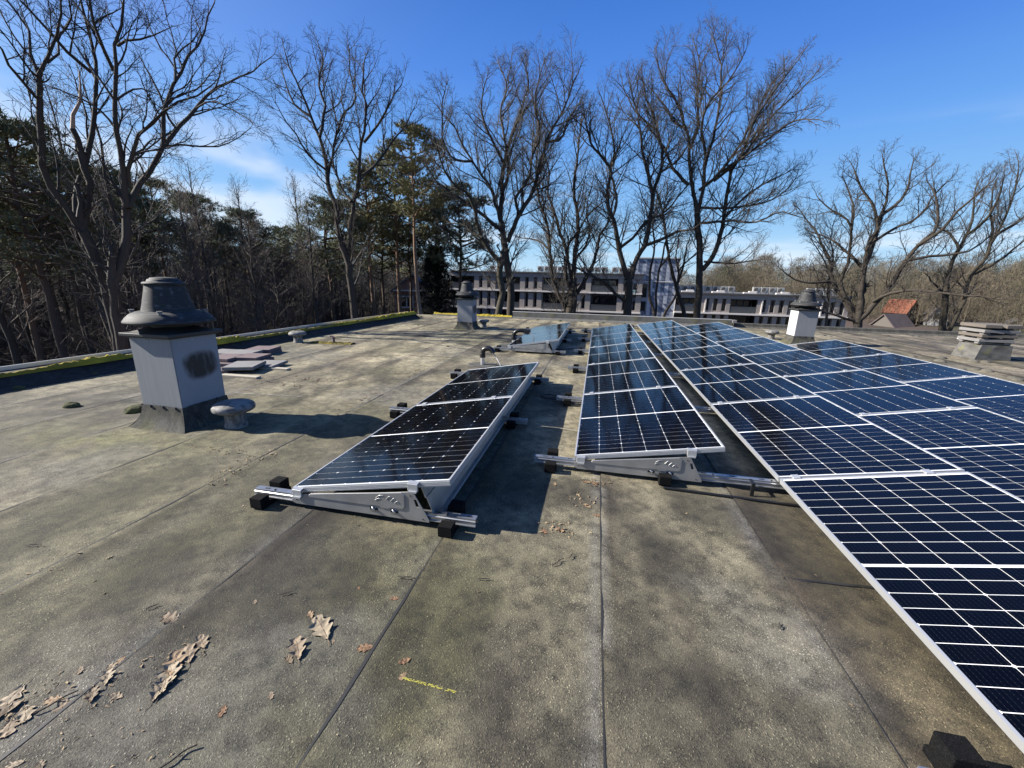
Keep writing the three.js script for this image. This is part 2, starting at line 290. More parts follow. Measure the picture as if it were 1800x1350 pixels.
function cellGeo(flip) {
  const a = CW / 2, b = CH / 2, c = cham, o = flip ? [[-a, -b], [a, -b], [a, b - c], [a - c, b], [-a + c, b], [-a, b - c]] : [[-a, b], [-a, -b + c], [-a + c, -b], [a - c, -b], [a, -b + c], [a, b]];
  const P = [], U = [], I = []; o.forEach(([x, z]) => { P.push(x, 0, z); U.push(x / CW + .5, z / CH + .5); });
  for (let i = 1; i < o.length - 1; i++) flip ? I.push(0, i + 1, i) : I.push(0, i + 1, i);
  const g = new THREE.BufferGeometry(); g.setAttribute('position', new THREE.Float32BufferAttribute(P, 3)); g.setAttribute('uv', new THREE.Float32BufferAttribute(U, 2)); g.setIndex(I); g.computeVertexNormals();
  if (g.attributes.normal.getY(0) < 0) { const ix = g.index.array; for (let i = 0; i < ix.length; i += 3) { const t = ix[i]; ix[i] = ix[i + 1]; ix[i + 1] = t; } g.computeVertexNormals(); }
  return g;
}
const CELL = [cellGeo(false), cellGeo(true)];
const cellAt = []; for (let j = 0; j < 20; j++) for (let i = 0; i < 6; i++) cellAt.push([(i - 2.5) * .1685 + PW / 2, (j - 9.5) * .0845 + (j < 10 ? -.008 : .008) + PL / 2, j % 2, (i * 7 + j * 13 + ((i * j) % 5)) % 3]);
const joinedCells = [0, 1, 2].map((v) => merge(cellAt.filter((c) => c[3] === v).map(([x, z, f]) => CELL[f].clone().translate(x, -.0035, z))));
const frameGeo = (() => {
  const t = .035, w = .011, b = .03, L = [];
  for (const z of [w / 2, PL - w / 2]) L.push(bx(PW / 2, -t / 2, z, PW, t, w), bx(PW / 2, -t + .001, z + (z < 1 ? b / 2 : -b / 2), PW - .03, .002, b));
  for (const x of [w / 2, PW - w / 2]) L.push(bx(x, -t / 2, PL / 2, w, t, PL - 2 * w), bx(x + (x < .5 ? b / 2 : -b / 2), -t + .001, PL / 2, b, .002, PL - .1));
  for (const [z, s] of [[0, -1], [PL, 1]]) for (const y of [-.009, -.018, -.027]) L.push(bx(PW / 2, y, z + s * .0008, PW - .004, .003, .0016));
  return merge(L);
})();
const sheetGeo = bx(PW / 2, -.0075, PL / 2, PW - .022, .005, PL - .022);
const ordinal = ['first', 'second', 'third', 'fourth', 'fifth', 'sixth', 'seventh', 'eighth', 'ninth', 'tenth', 'eleventh', 'twelfth', 'thirteenth', 'fourteenth', 'fifteenth', 'sixteenth', 'seventeenth', 'eighteenth'];
const rowName = ['short far row', 'separate short middle row', 'row of five', 'left row of the wide block', 'middle row of the wide block', 'rightmost row'];
const rows = [ // x of the low edge, far z, number of panels
  [-1.693, -11.36, 2], [-1.752, -5.466, 2], [-.083, -11.707, 5], [1.301, -13.478, 7], [2.650, -13.453, 7], [4.121, -9.992, 5]];
rows.forEach(([x, zf, n], r) => {
  for (let k = 0; k < n; k++) {
    const z = zf + k * PP + .010, fromNear = n - 1 - k;
    const label = n === 2 ? `${fromNear ? 'farther' : 'nearer'} solar panel of the two in the ${rowName[r]}` : `${ordinal[fromNear]} solar panel from the near end of the ${rowName[r]}`;
    const t = thing('solar_panel', label, 'solar panel', [x, LOW, z], 'tilted solar panels on the flat roof');
    t.rotation.z = TILT;
    part(t, 'frame', frameGeo, M.alu); part(t, 'backsheet', sheetGeo, M.sheet);
    const D = Math.hypot(x + .5, z + PL / 2);
    if (D < 7.4) cellAt.forEach(([cx, cz, f, v]) => { const c = part(t, 'solar_cell', CELL[f], M.cells[v]); c.position.set(cx, -.0035, cz); });
    else joinedCells.forEach((g, v) => tag(part(t, 'solar_cells', g, M.cells[v]), null, null, null, 'stuff'));
    // clamps on the long ends and a small junction of the frame corners
    if (k < n - 1) for (const cx of [.10, PW - .2]) part(t, 'clamp', [rb(cx, .004, PL + .010, .045, .012, .05, .003)], M.alu);
  }
});
// rails: a galvanised hat profile with slots
const railGeo = (L) => {
  const o = [[-.030, .0], [-.030, .004], [-.021, .006], [-.021, .026], [-.026, .030], [-.021, .034], [-.021, .045], [.021, .045], [.021, .034], [.026, .030], [.021, .026], [.021, .006], [.030, .004], [.030, 0], [.018, 0], [.018, .042], [-.018, .042], [-.018, 0]];
  return prism(o, L).rotateY(Math.PI / 2);   // runs along +x
};
function slots(L) { const l = []; for (let x = .08; x < L; x += .19) l.push(bx(x, .0452, 0, .035, .0012, .012)); for (let x = .14; x < L - .05; x += .38) l.push(bx(x, .0475, .008, .006, .006, .014)); return merge(l); }
const footGeo = merge([rb(0, .017, -.02, .082, .034, .24, .004), rb(0, .042, .078, .082, .066, .068, .004), rb(0, .055, -.088, .082, .102, .080, .004)]);
function rail(x0, x1, z, feet, label, group) {
  const t = thing('mounting_rail', label, 'rail', [x0, .042, z], group);
  part(t, 'profile', railGeo(x1 - x0), M.galv); part(t, 'slot', slots(x1 - x0), M.slot);
  for (const fx of feet) { const f = part(t, 'rubber_foot', footGeo, M.rubber); f.position.set(fx - x0, -.042, 0); }
  return t;
}
[[-11.36, ['far rail under the short far row', 'middle rail under the short far row', 'near rail under the short far row beside the second bent pipe']], [-5.466, ['far rail under the short middle row', 'middle rail under the short middle row', 'near rail under the front plate of the short middle row']]].forEach(([zf, names], g) => names.forEach((nm, i) => {
  const z = zf + i * PP + (i === 2 ? -.03 : .012), x0 = g ? -2.03 : -1.98;
  rail(x0, x0 + 1.45, z, [x0 + .085, x0 + 1.3], 'galvanised ' + nm, 'rails under the solar rows');
}));
for (let k = 0; k < 8; k++) {
  const z = -13.478 + k * PP + (k === 6 ? -.045 : .01), left = k === 0 ? 1.04 : k === 7 ? .985 : -.385, right = k < 2 ? 3.95 : 5.35;
  const feet = [left + .13]; if (left < 0) feet.push(left + (k === 6 ? .95 : .5)); feet.push(2.45, 3.9); if (k > 1) feet.push(5.2);
  rail(left, right, z, k === 7 ? [1.13, 2.45, 3.9, 5.2] : feet, k === 7 ? 'galvanised rail end with black rubber foot at the bottom right corner' : k === 6 ? 'long galvanised rail under the front plate of the row of five' : `galvanised rail crossing under the long rows, ${ordinal[k]} from the far end`, 'rails under the solar rows');
}
single('cable_clip', [bx(0, .045, .03, .022, .098, .012), bx(0, .094, 0, .022, .006, .07)], M.black, 'black strap clipped round the rail between the five panel row and long block', 'clip', [1.13, 0, -2.80]);
// front plates: folded sheet with a pressed panel, two hooks and three pressed strokes
function supportPlate(label, pos) {
  const t = thing('support_plate', label, 'support plate', pos, 'pressed metal end plates of the solar rows');
  const lowY = .094, hiY = LOW + .80 * Math.sin(TILT) - .048;
  const s = new THREE.Shape([[0.0, .047], [.01, lowY - .005], [.80, hiY - .004], [.815, hiY - .02], [.90, .05], [.90, .035], [.03, .035]].map(([a, b]) => new THREE.Vector2(a, b)));
  for (const hx of [.53, .66]) { const h = new THREE.Path(); h.moveTo(hx, .062); h.lineTo(hx + .052, .062); h.lineTo(hx + .052, .088); h.lineTo(hx, .088); h.closePath(); s.holes.push(h); }
  { const h = new THREE.Path(); h.moveTo(.822, .125); h.lineTo(.842, .125); h.lineTo(.825, .17); h.lineTo(.808, .17); h.closePath(); s.holes.push(h); }
  part(t, 'sheet', [new THREE.ExtrudeGeometry(s, { depth: .003, bevelEnabled: true, bevelThickness: .0008, bevelSize: .0008, bevelSegments: 1 })], M.plate);
  // pressed field
  const f = new THREE.Shape(); const pts = [[.13, .103], [.13, .096], [.52, .098], [.545, .102], [.595, .102], [.61, .092], [.65, .092], [.665, .102], [.735, .102], [.75, .112], [.75, .190], [.735, .202], [.14, .112]];
  pts.forEach(([a, b], i) => i ? f.lineTo(a, b) : f.moveTo(a, b)); f.closePath();
  part(t, 'pressed_field', [new THREE.ExtrudeGeometry(f, { depth: .002, bevelEnabled: true, bevelThickness: .0035, bevelSize: .005, bevelSegments: 3 }).translate(0, 0, .003)], M.plate);
  const strokes = [];
  const stroke = (a) => strokes.push(pipe(a.map(([x, y]) => [x, y, .0085]), .0026, 6, 10));
  stroke([[.575, .152], [.60, .170], [.622, .172]]); stroke([[.570, .138], [.592, .150], [.604, .149]]); stroke([[.640, .150], [.662, .172], [.672, .164]]); stroke([[.668, .142], [.690, .163], [.697, .150]]); stroke([[.693, .134], [.711, .148], [.717, .133]]);
  for (const s of strokes) part(t, 'pressed_stroke', s, M.plate);
  for (const hx of [.53, .66]) part(t, 'hook', [pipe([[hx + .015, .086, .006], [hx + .028, .080, .014], [hx + .034, .066, .010]], .006, 8, 10), bx(hx + .026, .064, .003, .05, .006, .006)], M.steel);
  part(t, 'hole', [cyl(0, 0, 0, .004, .004, .0035, 10).rotateX(Math.PI / 2).translate(.035, .062, .0022), cyl(0, 0, 0, .004, .004, .0035, 10).rotateX(Math.PI / 2).translate(.862, .052, .0022), cyl(0, 0, 0, .004, .004, .0035, 10).rotateX(Math.PI / 2).translate(.79, hiY - .03, .0022)], M.slot);
  for (const [cx, cy] of [[.03, .112], [.79, LOW + .79 * Math.sin(TILT) - .016]]) part(t, 'clamp', [rb(cx + .02, cy, .010, .062, .044, .012, .003), bx(cx + .02, cy + .023, -.004, .062, .004, .034), bx(cx + .02, cy - .026, .008, .05, .010, .03)], M.alu);
  return t;
}
const pl0 = supportPlate('pressed metal end plate under the near edge of the short middle row', [-1.752, 0, -5.466 + 2 * PP + .002]);
dup(pl0, 'pressed metal end plate under the near edge of the five panel row', [-.083, 0, -11.707 + 5 * PP + .002]);
dup(pl0, 'pressed metal end plate of the short far row behind the second bent pipe', [-1.693, 0, -11.36 + 2 * PP + .002]);
// back sheets under the high edge of the two short rows
function deflector(label, pos) {
  const t = thing('wind_deflector', label, 'deflector', pos, 'sheet metal back plates of the short rows');
  const L = 2 * PP - .04, o = [[.845, .235], [.852, .24], [.872, .18], [.880, .18], [.925, .06], [.955, .05], [.955, .047], [.922, .055], [.876, .176], [.868, .176]];
  part(t, 'sheet', [prism(o, L)], M.galv); part(t, 'rim', [bx(.95, .056, L / 2, .006, .014, L)], M.alu);
  return t;
}
const df = deflector('bluish sheet metal back plate under the high edge of the short middle row', [-1.752, 0, -5.446]);
dup(df, 'sheet metal back plate under the high edge of the short far row', [-1.693, 0, -11.34]);
// ------------------------------------------------------------------ ventilation chimneys
M.stain = new THREE.MeshStandardMaterial({ roughness: .65, map: tex(256, 512, (u, v, i, j) => {
  const n = fbm(u * 3, v * 2, 95, 5), b = .29 + .06 * n; let k = [b * .96, b * .99, b * 1.08];  // shaded side: blue sky light painted into a paler, bluer base
  const dx = (u - .55) / .40, dy = (v - .56) / .21, r = Math.pow(Math.abs(dx), 3) + Math.pow(Math.abs(dy), 3);
  const wisp = fbm(u * 17 + v * 1.5, v * 7, 131, 5), m = sm(1.35, .15, r + .7 * (fbm(u * 6, v * 6, 133, 3) - .5)) * (.80 + .28 * sm(.30, .70, wisp));
  k = mix3(k, [.028, .027, .026], clamp(m * 1.05));
  return k;
}) });
M.flash = new THREE.MeshStandardMaterial({ vertexColors: true, map: gritMap, bumpMap: gritBump, bumpScale: .004, roughness: .95, side: THREE.DoubleSide });
function chimney(label, pos, stainSide = 1, faint = false) {
  const t = thing('ventilation_chimney', label, 'chimney', pos, 'ventilation chimneys on the roof'), h = .2225, y0 = .195, y1 = .845;
  // flared felt skirt
  const P = [], C = [], U = [], I = [], prof = [[.105, 0], [.062, .035], [.032, .085], [.015, .14], [.008, y0 + .01]], per = 4 * 8;
  prof.forEach(([o, y], j) => {
    for (let i = 0; i <= per; i++) {
      const s = (i % per) / 8, e = Math.floor(s), f = s - e, a = h + o, co = [[-a, a], [a, a], [a, -a], [-a, -a], [-a, a]], x = mix(co[e][0], co[e + 1][0], f), z = mix(co[e][1], co[e + 1][1], f);
      P.push(x, y + .012 * (vnoise(i * .7, j, 141) - .5) * (j ? 1 : 0), z); U.push(i / 8 * .5, y + o);
      const m = sm(.35, .65, fbm(i * .45, j * .8, 143, 3)) * (1 - j / 5); C.push(...mix3(mix3([.20, .19, .165], [.13, .125, .12], j / 4 * .3), [.20, .20, .06], m * .75));
    }
  });
  const n = per + 1; for (let j = 0; j < prof.length - 1; j++) for (let i = 0; i < per; i++) { const q = j * n + i; I.push(q, q + 1, q + n, q + 1, q + n + 1, q + n); }
  const g = new THREE.BufferGeometry(); g.setAttribute('position', new THREE.Float32BufferAttribute(P, 3)); g.setAttribute('color', new THREE.Float32BufferAttribute(C, 3)); g.setAttribute('uv', new THREE.Float32BufferAttribute(U, 2)); g.setIndex(I);
  part(t, 'felt_flashing', toCreasedNormals(g, .7), M.flash);
  const nails = []; for (let k = 0; k < 4; k++) for (let i = 0; i < 3; i++) { const a = (i - 1) * .14 + .02, q = h + .012; const [x, z] = [[a, q], [q, a], [-a, -q], [-q, a]][k]; nails.push(cyl(x, y0 + .002, z, .010, .007, .012, 8), cyl(x, y0 - .012, z, .006, .006, .02, 8)); }
  part(t, 'fixing', nails, M.bitumen);
  const sh = part(t, 'shaft', [rb(0, (.12 + y1) / 2, 0, 2 * h, y1 - .12, 2 * h, .004)], M.shaft);
  const scr = []; for (const x of [-.02, .015]) scr.push(new THREE.SphereGeometry(.007, 8, 6).translate(x, .80, h)); scr.push(new THREE.SphereGeometry(.007, 8, 6).translate(h, .80, .02));
  part(t, 'screw', scr, M.steel);
  if (stainSide) {
    const p = new THREE.PlaneGeometry(2 * h - .012, y1 - .21).rotateY(stainSide * Math.PI / 2).translate(stainSide * (h + .0025), (y1 + .205) / 2, 0);
    tag(part(t, 'tinted_side', p, faint ? M.stainFaint : M.stain), faint ? 'side face whitened as if sunlit, with faint grey smudge' : 'side face tinted as if skylit, with black soot smudge');
  }
  // cap plate with a rising throat
  part(t, 'cap_plate', [rb(0, y1 + .012, 0, .535, .028, .535, .006), rb(0, y1 - .006, 0, .49, .02, .49, .004)], M.capdark);
  const fr = new THREE.CylinderGeometry(.15, .31, .05, 4, 1).rotateY(Math.PI / 4).translate(0, y1 + .05, 0);
  part(t, 'throat', [fr, lathe([[.15, y1 + .07], [.14, y1 + .10], [.155, y1 + .135]], 32)], M.capdark);
  const posts = []; for (const a of [-Math.PI / 4, -Math.PI * .75]) { posts.push(bx(0, y1 + .075, 0, .05, .115, .012, -a + Math.PI / 2).translate(Math.cos(a) * .295, 0, Math.sin(a) * .295)); }
  part(t, 'bracket', posts, M.capdark);
  part(t, 'brim', lathe([[.15, .955], [.30, .945], [.335, .955], [.338, .968], [.325, .985], [.315, 1.000], [.285, 1.030], [.24, 1.052], [.20, 1.056]], 56), M.cowl);
  part(t, 'cone', lathe([[.205, 1.048], [.198, 1.062], [.185, 1.11], [.142, 1.285], [.138, 1.295]], 56), M.cowl);
  part(t, 'top_cap', lathe([[.135, 1.288], [.158, 1.289], [.160, 1.298], [.150, 1.309], [.128, 1.312], [.120, 1.322], [.118, 1.331], [.100, 1.337], [.098, 1.345], [.05, 1.352], [0, 1.354]], 48), M.cowl);
  for (let k = 0; k < 4; k++) { const a = .92 + k * Math.PI / 2; part(t, 'bolt', [cyl(Math.cos(a) * .268, 1.028, Math.sin(a) * .268, .014, .016, .032, 10), cyl(Math.cos(a) * .268, 1.058, Math.sin(a) * .268, .021, .021, .010, 10)], M.slabs[2]); }
  return t;
}
M.stainFaint = new THREE.MeshStandardMaterial({ roughness: .6, map: tex(128, 256, (u, v) => { const n = fbm(u * 3, v * 3, 151, 4), b = .56 + .08 * n; const r = Math.hypot((u - .5) / .22, (v - .56) / .14); return mix3([b, b, b * 1.01], [.40, .41, .42], sm(1.1, .2, r) * .55); }) });  // sunlit side: brightness painted in, base far whiter than the shaft
chimney('large chimney near the left with soot smudge, dark cowl and pale tapering shaft', [-3.8375, 0, -3.0325]);
chimney('pale blue grey chimney at the far left in front of the apartment block', [-3.69, 0, -11.40]);
chimney('white sunlit chimney at the far right beyond the solar panels', [5.13, 0, -11.56], -1, true);

// ------------------------------------------------------------------ mushroom vents, bent pipes, stub
const ventGeo = { stem: lathe([[.098, 0], [.095, .03], [.086, .05], [.086, .115], [.105, .155], [.12, .168]], 28), cap: lathe([[.10, .160], [.155, .160], [.170, .170], [.175, .188], [.172, .208], [.158, .226], [.125, .240], [.06, .248], [0, .250]], 36) };
const v1 = thing('mushroom_vent', 'weathered mushroom vent beside the foot of the large near chimney', 'roof vent', [-3.25, 0, -2.99], 'mushroom shaped roof vents');
part(v1, 'stem', ventGeo.stem, M.vent); part(v1, 'cap', ventGeo.cap, M.vent);
dup(v1, 'pale mushroom vent standing alone near the mossy left parapet', [-6.22, 0, -7.5], 1.3);
dup(v1, 'small grey mushroom vent beside the far left chimney', [-3.32, 0, -11.85], 2.1);
dup(v1, 'white mushroom vent half hidden behind the panels by the far right chimney', [4.72, 0, -12.2], 4.1);
const pipeM = new THREE.MeshStandardMaterial({ color: new THREE.Color().setRGB(.72, .72, .74), metalness: .8, roughness: .3, side: THREE.DoubleSide });
const rubberSmooth = std(.014, .014, .015, .32);
function bentPipe(label, pos, bend, end, cable, disc) {
  const t = thing('bent_pipe', label, 'pipe', pos, 'bent cable pipes through the roof');
  part(t, 'pipe', [cyl(0, 0, 0, .036, .036, .17, 20)], pipeM);
  part(t, 'elbow', [pipe(bend, .042, 14, 30), cyl(0, .135, 0, .047, .047, .05, 20), new THREE.TorusGeometry(.043, .006, 8, 20).rotateX(Math.PI / 2).translate(0, .20, 0)], rubberSmooth);
  if (end) part(t, 'sleeve', end, rubberSmooth);
  part(t, 'cable', [pipe(cable, .008, 8, 30)], std(.3, .3, .32, .4));
  part(t, 'felt_patch', [cyl(0, 0, 0, disc, disc - .01, .014, 40).scale(1, 1, .8)], M.felt2);
  return t;
}
bentPipe('silver pipe with black swan neck behind the short middle row', [-1.81, 0, -6.42], [[0, .15, 0], [0, .21, 0], [.02, .265, 0], [.085, .292, .004], [.15, .275, .008], [.185, .225, .012]], [new THREE.TorusGeometry(.043, .007, 8, 20).rotateX(Math.PI / 2).rotateZ(.55).translate(.188, .222, .012)], [[.185, .215, .012], [.25, .15, .05], [.33, .08, .16], [.42, .07, .45], [.5, .10, 1.0]], .26);
bentPipe('silver pipe with black elbow before the short far row', [-1.73, 0, -8.63], [[0, .15, 0], [.0, .23, 0], [.02, .29, 0], [.08, .335, 0], [.16, .352, 0], [.26, .345, 0]], [rb(.30, .325, 0, .13, .09, .09, .015)], [[.28, .33, .01], [.40, .28, .06], [.52, .14, .12], [.64, .05, .16], [.85, .02, .12], [1.15, .02, .02], [1.35, .03, -.2]], .34);
single('roof_cable', [pipe([[0, .02, 0], [.3, .014, .07], [.62, .014, .06], [.95, .016, .02], [1.25, .02, -.12]], .009, 8, 40)], M.black, 'thin black cable lying on the roof from the second bent pipe', 'cable', [-1.58, 0, -8.52]);
single('roof_cable', [pipe([[0, .014, 0], [.12, .016, .03], [.22, .02, -.05], [.12, .018, -.12], [.0, .014, -.06], [.15, .015, .06], [.36, .014, .03]], .006, 8, 60)], M.black, 'loose loop of black cable in the shade of the short middle row', 'cable', [-.60, 0, -4.75]);
single('roof_cable', [pipe([[0, .014, 0], [.5, .013, .02], [1.2, .016, .05], [2.1, .013, .06], [3.4, .014, .02]], .009, 8, 40)], M.black, 'black cable along the front rail towards the long row of panels', 'cable', [.55, 0, -2.72]);
const stub = thing('pipe_stub', 'bent rusty pipe stub in a ring of moss by the left parapet', 'pipe', [-5.45, 0, -7.62]);
part(stub, 'pipe', [cyl(0, 0, 0, .030, .026, .12, 14), cyl(0, .11, 0, .03, .045, .03, 14), pipe([[0, .12, 0], [-.02, .15, 0], [-.07, .16, 0]], .02, 10, 12)], M.slabs[1]);
part(stub, 'moss', mossRidge(-.5, .06, .42, -.05, .010, .34, .022, 341, 90, .2), new THREE.MeshStandardMaterial({ color: new THREE.Color().setRGB(.28, .28, .4), vertexColors: true, roughness: 1, side: THREE.DoubleSide }));
single('pipe_stub', [cyl(0, 0, 0, .018, .014, .22, 10), bx(0, .2, 0, .05, .03, .03)], M.capdark, 'thin dark stub at the far roof edge left of the far chimney', 'pipe', [-4.45, 0, -13.2]);

// ------------------------------------------------------------------ paving slabs
function slab(px, py, y, s, mat, turn, label, group = 'loose paving slabs behind the large chimney', th = .05, tilt = 0) {
  const p = on(px, py, y + th), m = single('paving_slab', [rb(0, th / 2, 0, s, th, s, .006)], M.slabs[mat], label, 'paving slab', [p[0], y, p[2]], group, turn);
  m.rotation.set(tilt, turn, tilt * .5, 'YXZ'); return m;
}
slab(463, 611, .055, .42, 1, .25, 'mauve paving slab on top of the rear pair nearest the parapet'); slab(464, 616, .0, .42, 1, .18, 'dark paving slab under the rear mauve slab');
slab(393, 617, .05, .40, 2, .1, 'pale paving slab half hidden by the chimney, rearmost'); slab(428, 618, .055, .42, 2, .2, 'pale paving slab upper one in the middle of the heap'); slab(430, 624, 0, .42, 1, .3, 'dark paving slab under the middle pale slab');
slab(397, 626, .06, .42, 1, .08, 'mauve paving slab on the left pair against the chimney edge'); slab(398, 634, .005, .42, 1, .14, 'dark lower paving slab of the left pair');
slab(443, 624.5, .06, .40, 1, .16, 'mauve paving slab on the pair left of the white slab'); slab(446, 630, .005, .42, 1, .1, 'dark lower slab of the pair left of the white slab');
slab(430, 639.5, .055, .42, 2, .32, 'pale paving slab at the front of the heap, propped on a batten', undefined, .05, .03);
slab(471, 638, .012, .40, 2, .12, 'pale paving slab lying flat at the right end of the heap', undefined, .045, .05);
single('batten', [rb(0, .014, 0, .55, .028, .09, .003)], M.wood, 'pale wooden batten lying right of the slab heap', 'batten', [...on(479, 649, 0)], 'pale wooden battens by the slabs', .06);
single('batten', [rb(0, .014, 0, .58, .028, .09, .003)], M.wood, 'pale wooden batten lying by itself in front of the slab heap', 'batten', [...on(423, 663, 0)], 'pale wooden battens by the slabs', .03);
single('batten', [rb(0, .014, 0, .42, .028, .08, .003)], M.wood, 'short batten end sticking out beneath the front slab', 'batten', [...on(423, 646, 0)], 'pale wooden battens by the slabs', .4);
single('paving_slab', [rb(0, .02, 0, .3, .04, .25, .005)], M.slabs[1], 'small dark slab piece at the chimney edge in front of the heap', 'paving slab', [...on(393, 653, 0)], 'loose paving slabs behind the large chimney', .2);

// slab stack on the right
{
  const p = thing('concrete_plinth', 'battered concrete plinth under the stack of slabs at the right edge', 'plinth', [8.17, 0, -10.46]);
  const g = new THREE.BoxGeometry(.62, .31, .60, 8, 6, 8).translate(0, .155, 0), a = g.attributes.position;
  for (let i = 0; i < a.count; i++) { const k = a.getY(i) / .31, x = a.getX(i), z = a.getZ(i); a.setX(i, x * (1 - .03 * k) + (x < 0 ? .07 * k : 0) + .012 * (fbm(z * 9, k * 3, 351, 3) - .5)); a.setZ(i, z * (1 - .08 * k) + .012 * (fbm(x * 9, k * 3, 353, 3) - .5)); }
  g.computeVertexNormals(); part(p, 'block', toCreasedNormals(g, .6), M.concrete);
  part(p, 'ledge', [rb(.03, .335, 0, .50, .05, .48, .012)], M.concrete);
  const q = [[0, .372, .60, .56, 'lowest'], [.015, .470, .62, .58, 'second'], [.02, .568, .64, .60, 'third from below']];
  q.forEach(([dx, y, w, d, nm], i) => single('stacked_slab', [rb(0, .03, 0, w, .06, d, .008), ...[[-.22, -.2], [.22, -.2], [-.22, .2], [.22, .2]].map(([x, z]) => bx(x, -.019, z, .12, .036, .1))], M.slabs[i === 1 ? 0 : 2], `${nm} of the grey slabs stacked on the concrete plinth`, 'slab', [8.17 + dx, y, -10.46], 'slabs stacked on the plinth', (i - 1) * .03));
  const s = new THREE.Shape([[-.44, -.35], [-.08, -.37], [-.05, -.28], [.02, -.30], [.08, -.35], [.45, -.34], [.44, .34], [-.43, .35]].map(([x, y]) => new THREE.Vector2(x * .72, y * .86)));
  single('stacked_slab', [new THREE.ExtrudeGeometry(s, { depth: .055, bevelEnabled: true, bevelSize: .006, bevelThickness: .006, bevelSegments: 2 }).rotateX(-Math.PI / 2), bx(-.2, -.02, 0, .12, .04, .4), bx(.2, -.02, 0, .12, .04, .4)], M.slabs[0], 'broken topmost slab of the stack on the concrete plinth', 'slab', [8.19, .672, -10.46], 'slabs stacked on the plinth', .02);
  single('white_box', [rb(0, .09, 0, .15, .16, .14, .012), cyl(-.17, 0, .02, .03, .03, .10, 12)], std(.78, .78, .76, .5), 'small white box at the parapet just left of the slab stack', 'box', [10.75, 0, -14.4]);
}
// ------------------------------------------------------------------ moss clumps, pebbles
function lump(r, sx, sy, sz, seed) {
  const g = new THREE.IcosahedronGeometry(r, 4), a = g.attributes.position;
  for (let i = 0; i < a.count; i++) { const x = a.getX(i), y = a.getY(i), z = a.getZ(i), k = 1 + .5 * (fbm(x / r * 1.6 + 5, z / r * 1.6 + y / r, seed, 4) - .5); a.setXYZ(i, x * k * sx, Math.max(-.15 * r, y * k * sy), z * k * sz); }
  g.computeVertexNormals(); return g;
}
const lumps = [0, 1, 2].map((i) => lump(.06, 1.2, .75, .9, 361 + i));
M.clump = new THREE.MeshStandardMaterial({ roughness: 1, map: tex(64, 64, (u, v, i, j) => { const n = fbm(u * 8, v * 8, 371, 3, 8); return mix3([.03, .03, .018], [.11, .115, .035], n); }) });
M.pebble = new THREE.MeshStandardMaterial({ roughness: .95, map: tex(64, 64, (u, v) => { const n = fbm(u * 6, v * 6, 373, 3, 6); return [.13 * (.6 + .6 * n), .12 * (.6 + .6 * n), .095 * (.6 + .6 * n)]; }) });
const clumpSpots = [[33, 684, 1.0], [167, 659, .9], [126, 715, 1.1], [236, 723, 1.25], [418, 612, .7], [474, 600, .7], [560, 585, .65], [595, 580, .65], [620, 574, .7], [645, 572, .65], [680, 566, .7], [700, 564, .65], [730, 559, 1.2], [739, 558, 1.1], [691, 569, .6], [735, 572, .5], [787, 609, .5], [985, 565, 1], [1022, 566, .8], [1060, 568, .9], [1098, 569, .7], [876, 558, .9], [945, 563, .8]];
const rank = (list, keep) => { const ids = list.map((_, i) => i).filter(keep).sort((a, b) => list[a][0] - list[b][0]); const r = []; ids.forEach((id, k) => r[id] = ordinal[k]); return r; };
const alongLeft = rank(clumpSpots, (i) => [0, 1].includes(i) || (i > 3 && i < 16)), alongFar = rank(clumpSpots, (i) => i > 16);
const mossLabel = clumpSpots.map((_, i) => i === 2 ? 'dark moss clump between two seams left of the large chimney' : i === 3 ? 'green moss cushion touching the left foot of the large chimney' : i === 16 ? 'tiny moss clump on the roof left of the far left chimney' : alongLeft[i] ? `${alongLeft[i]} dark moss clump from the left along the mossy left parapet` : `${alongFar[i]} dark moss clump from the left along the far roof edge`);
clumpSpots.forEach(([x, y, s], i) => { const m = single('moss_clump', lumps[i % 3], M.clump, mossLabel[i], 'moss clump', [...on(x, y, 0)], 'dark moss clumps scattered on the roof', i * 1.7); m.scale.setScalar(s * (i === 3 ? 1.2 : 1)); });
const pebSpots = [[1448, 590, .9], [1460, 592, .7], [1512, 587, .8], [1560, 590, .7], [1612, 592, .9], [1604, 627, 1.2], [1655, 630, 1.3], [1652, 636, 1.4], [1692, 650, .9], [1716, 650, 1.1], [1735, 653, 1.2], [1780, 666, 1.2], [1790, 669, 1.1], [1710, 636, 1.3], [1732, 637, 1.2], [1498, 602, .8]];
const pebRank = rank(pebSpots, () => true);
pebSpots.forEach(([x, y, s], i) => { const m = single('pebble', lumps[(i + 1) % 3], M.pebble, `${pebRank[i]} pale stone from the left on the right part of the roof`, 'stone', [...on(x, y, 0)], 'loose stones on the right part of the roof', i * 2.1); m.scale.set(s, s * .8, s); });

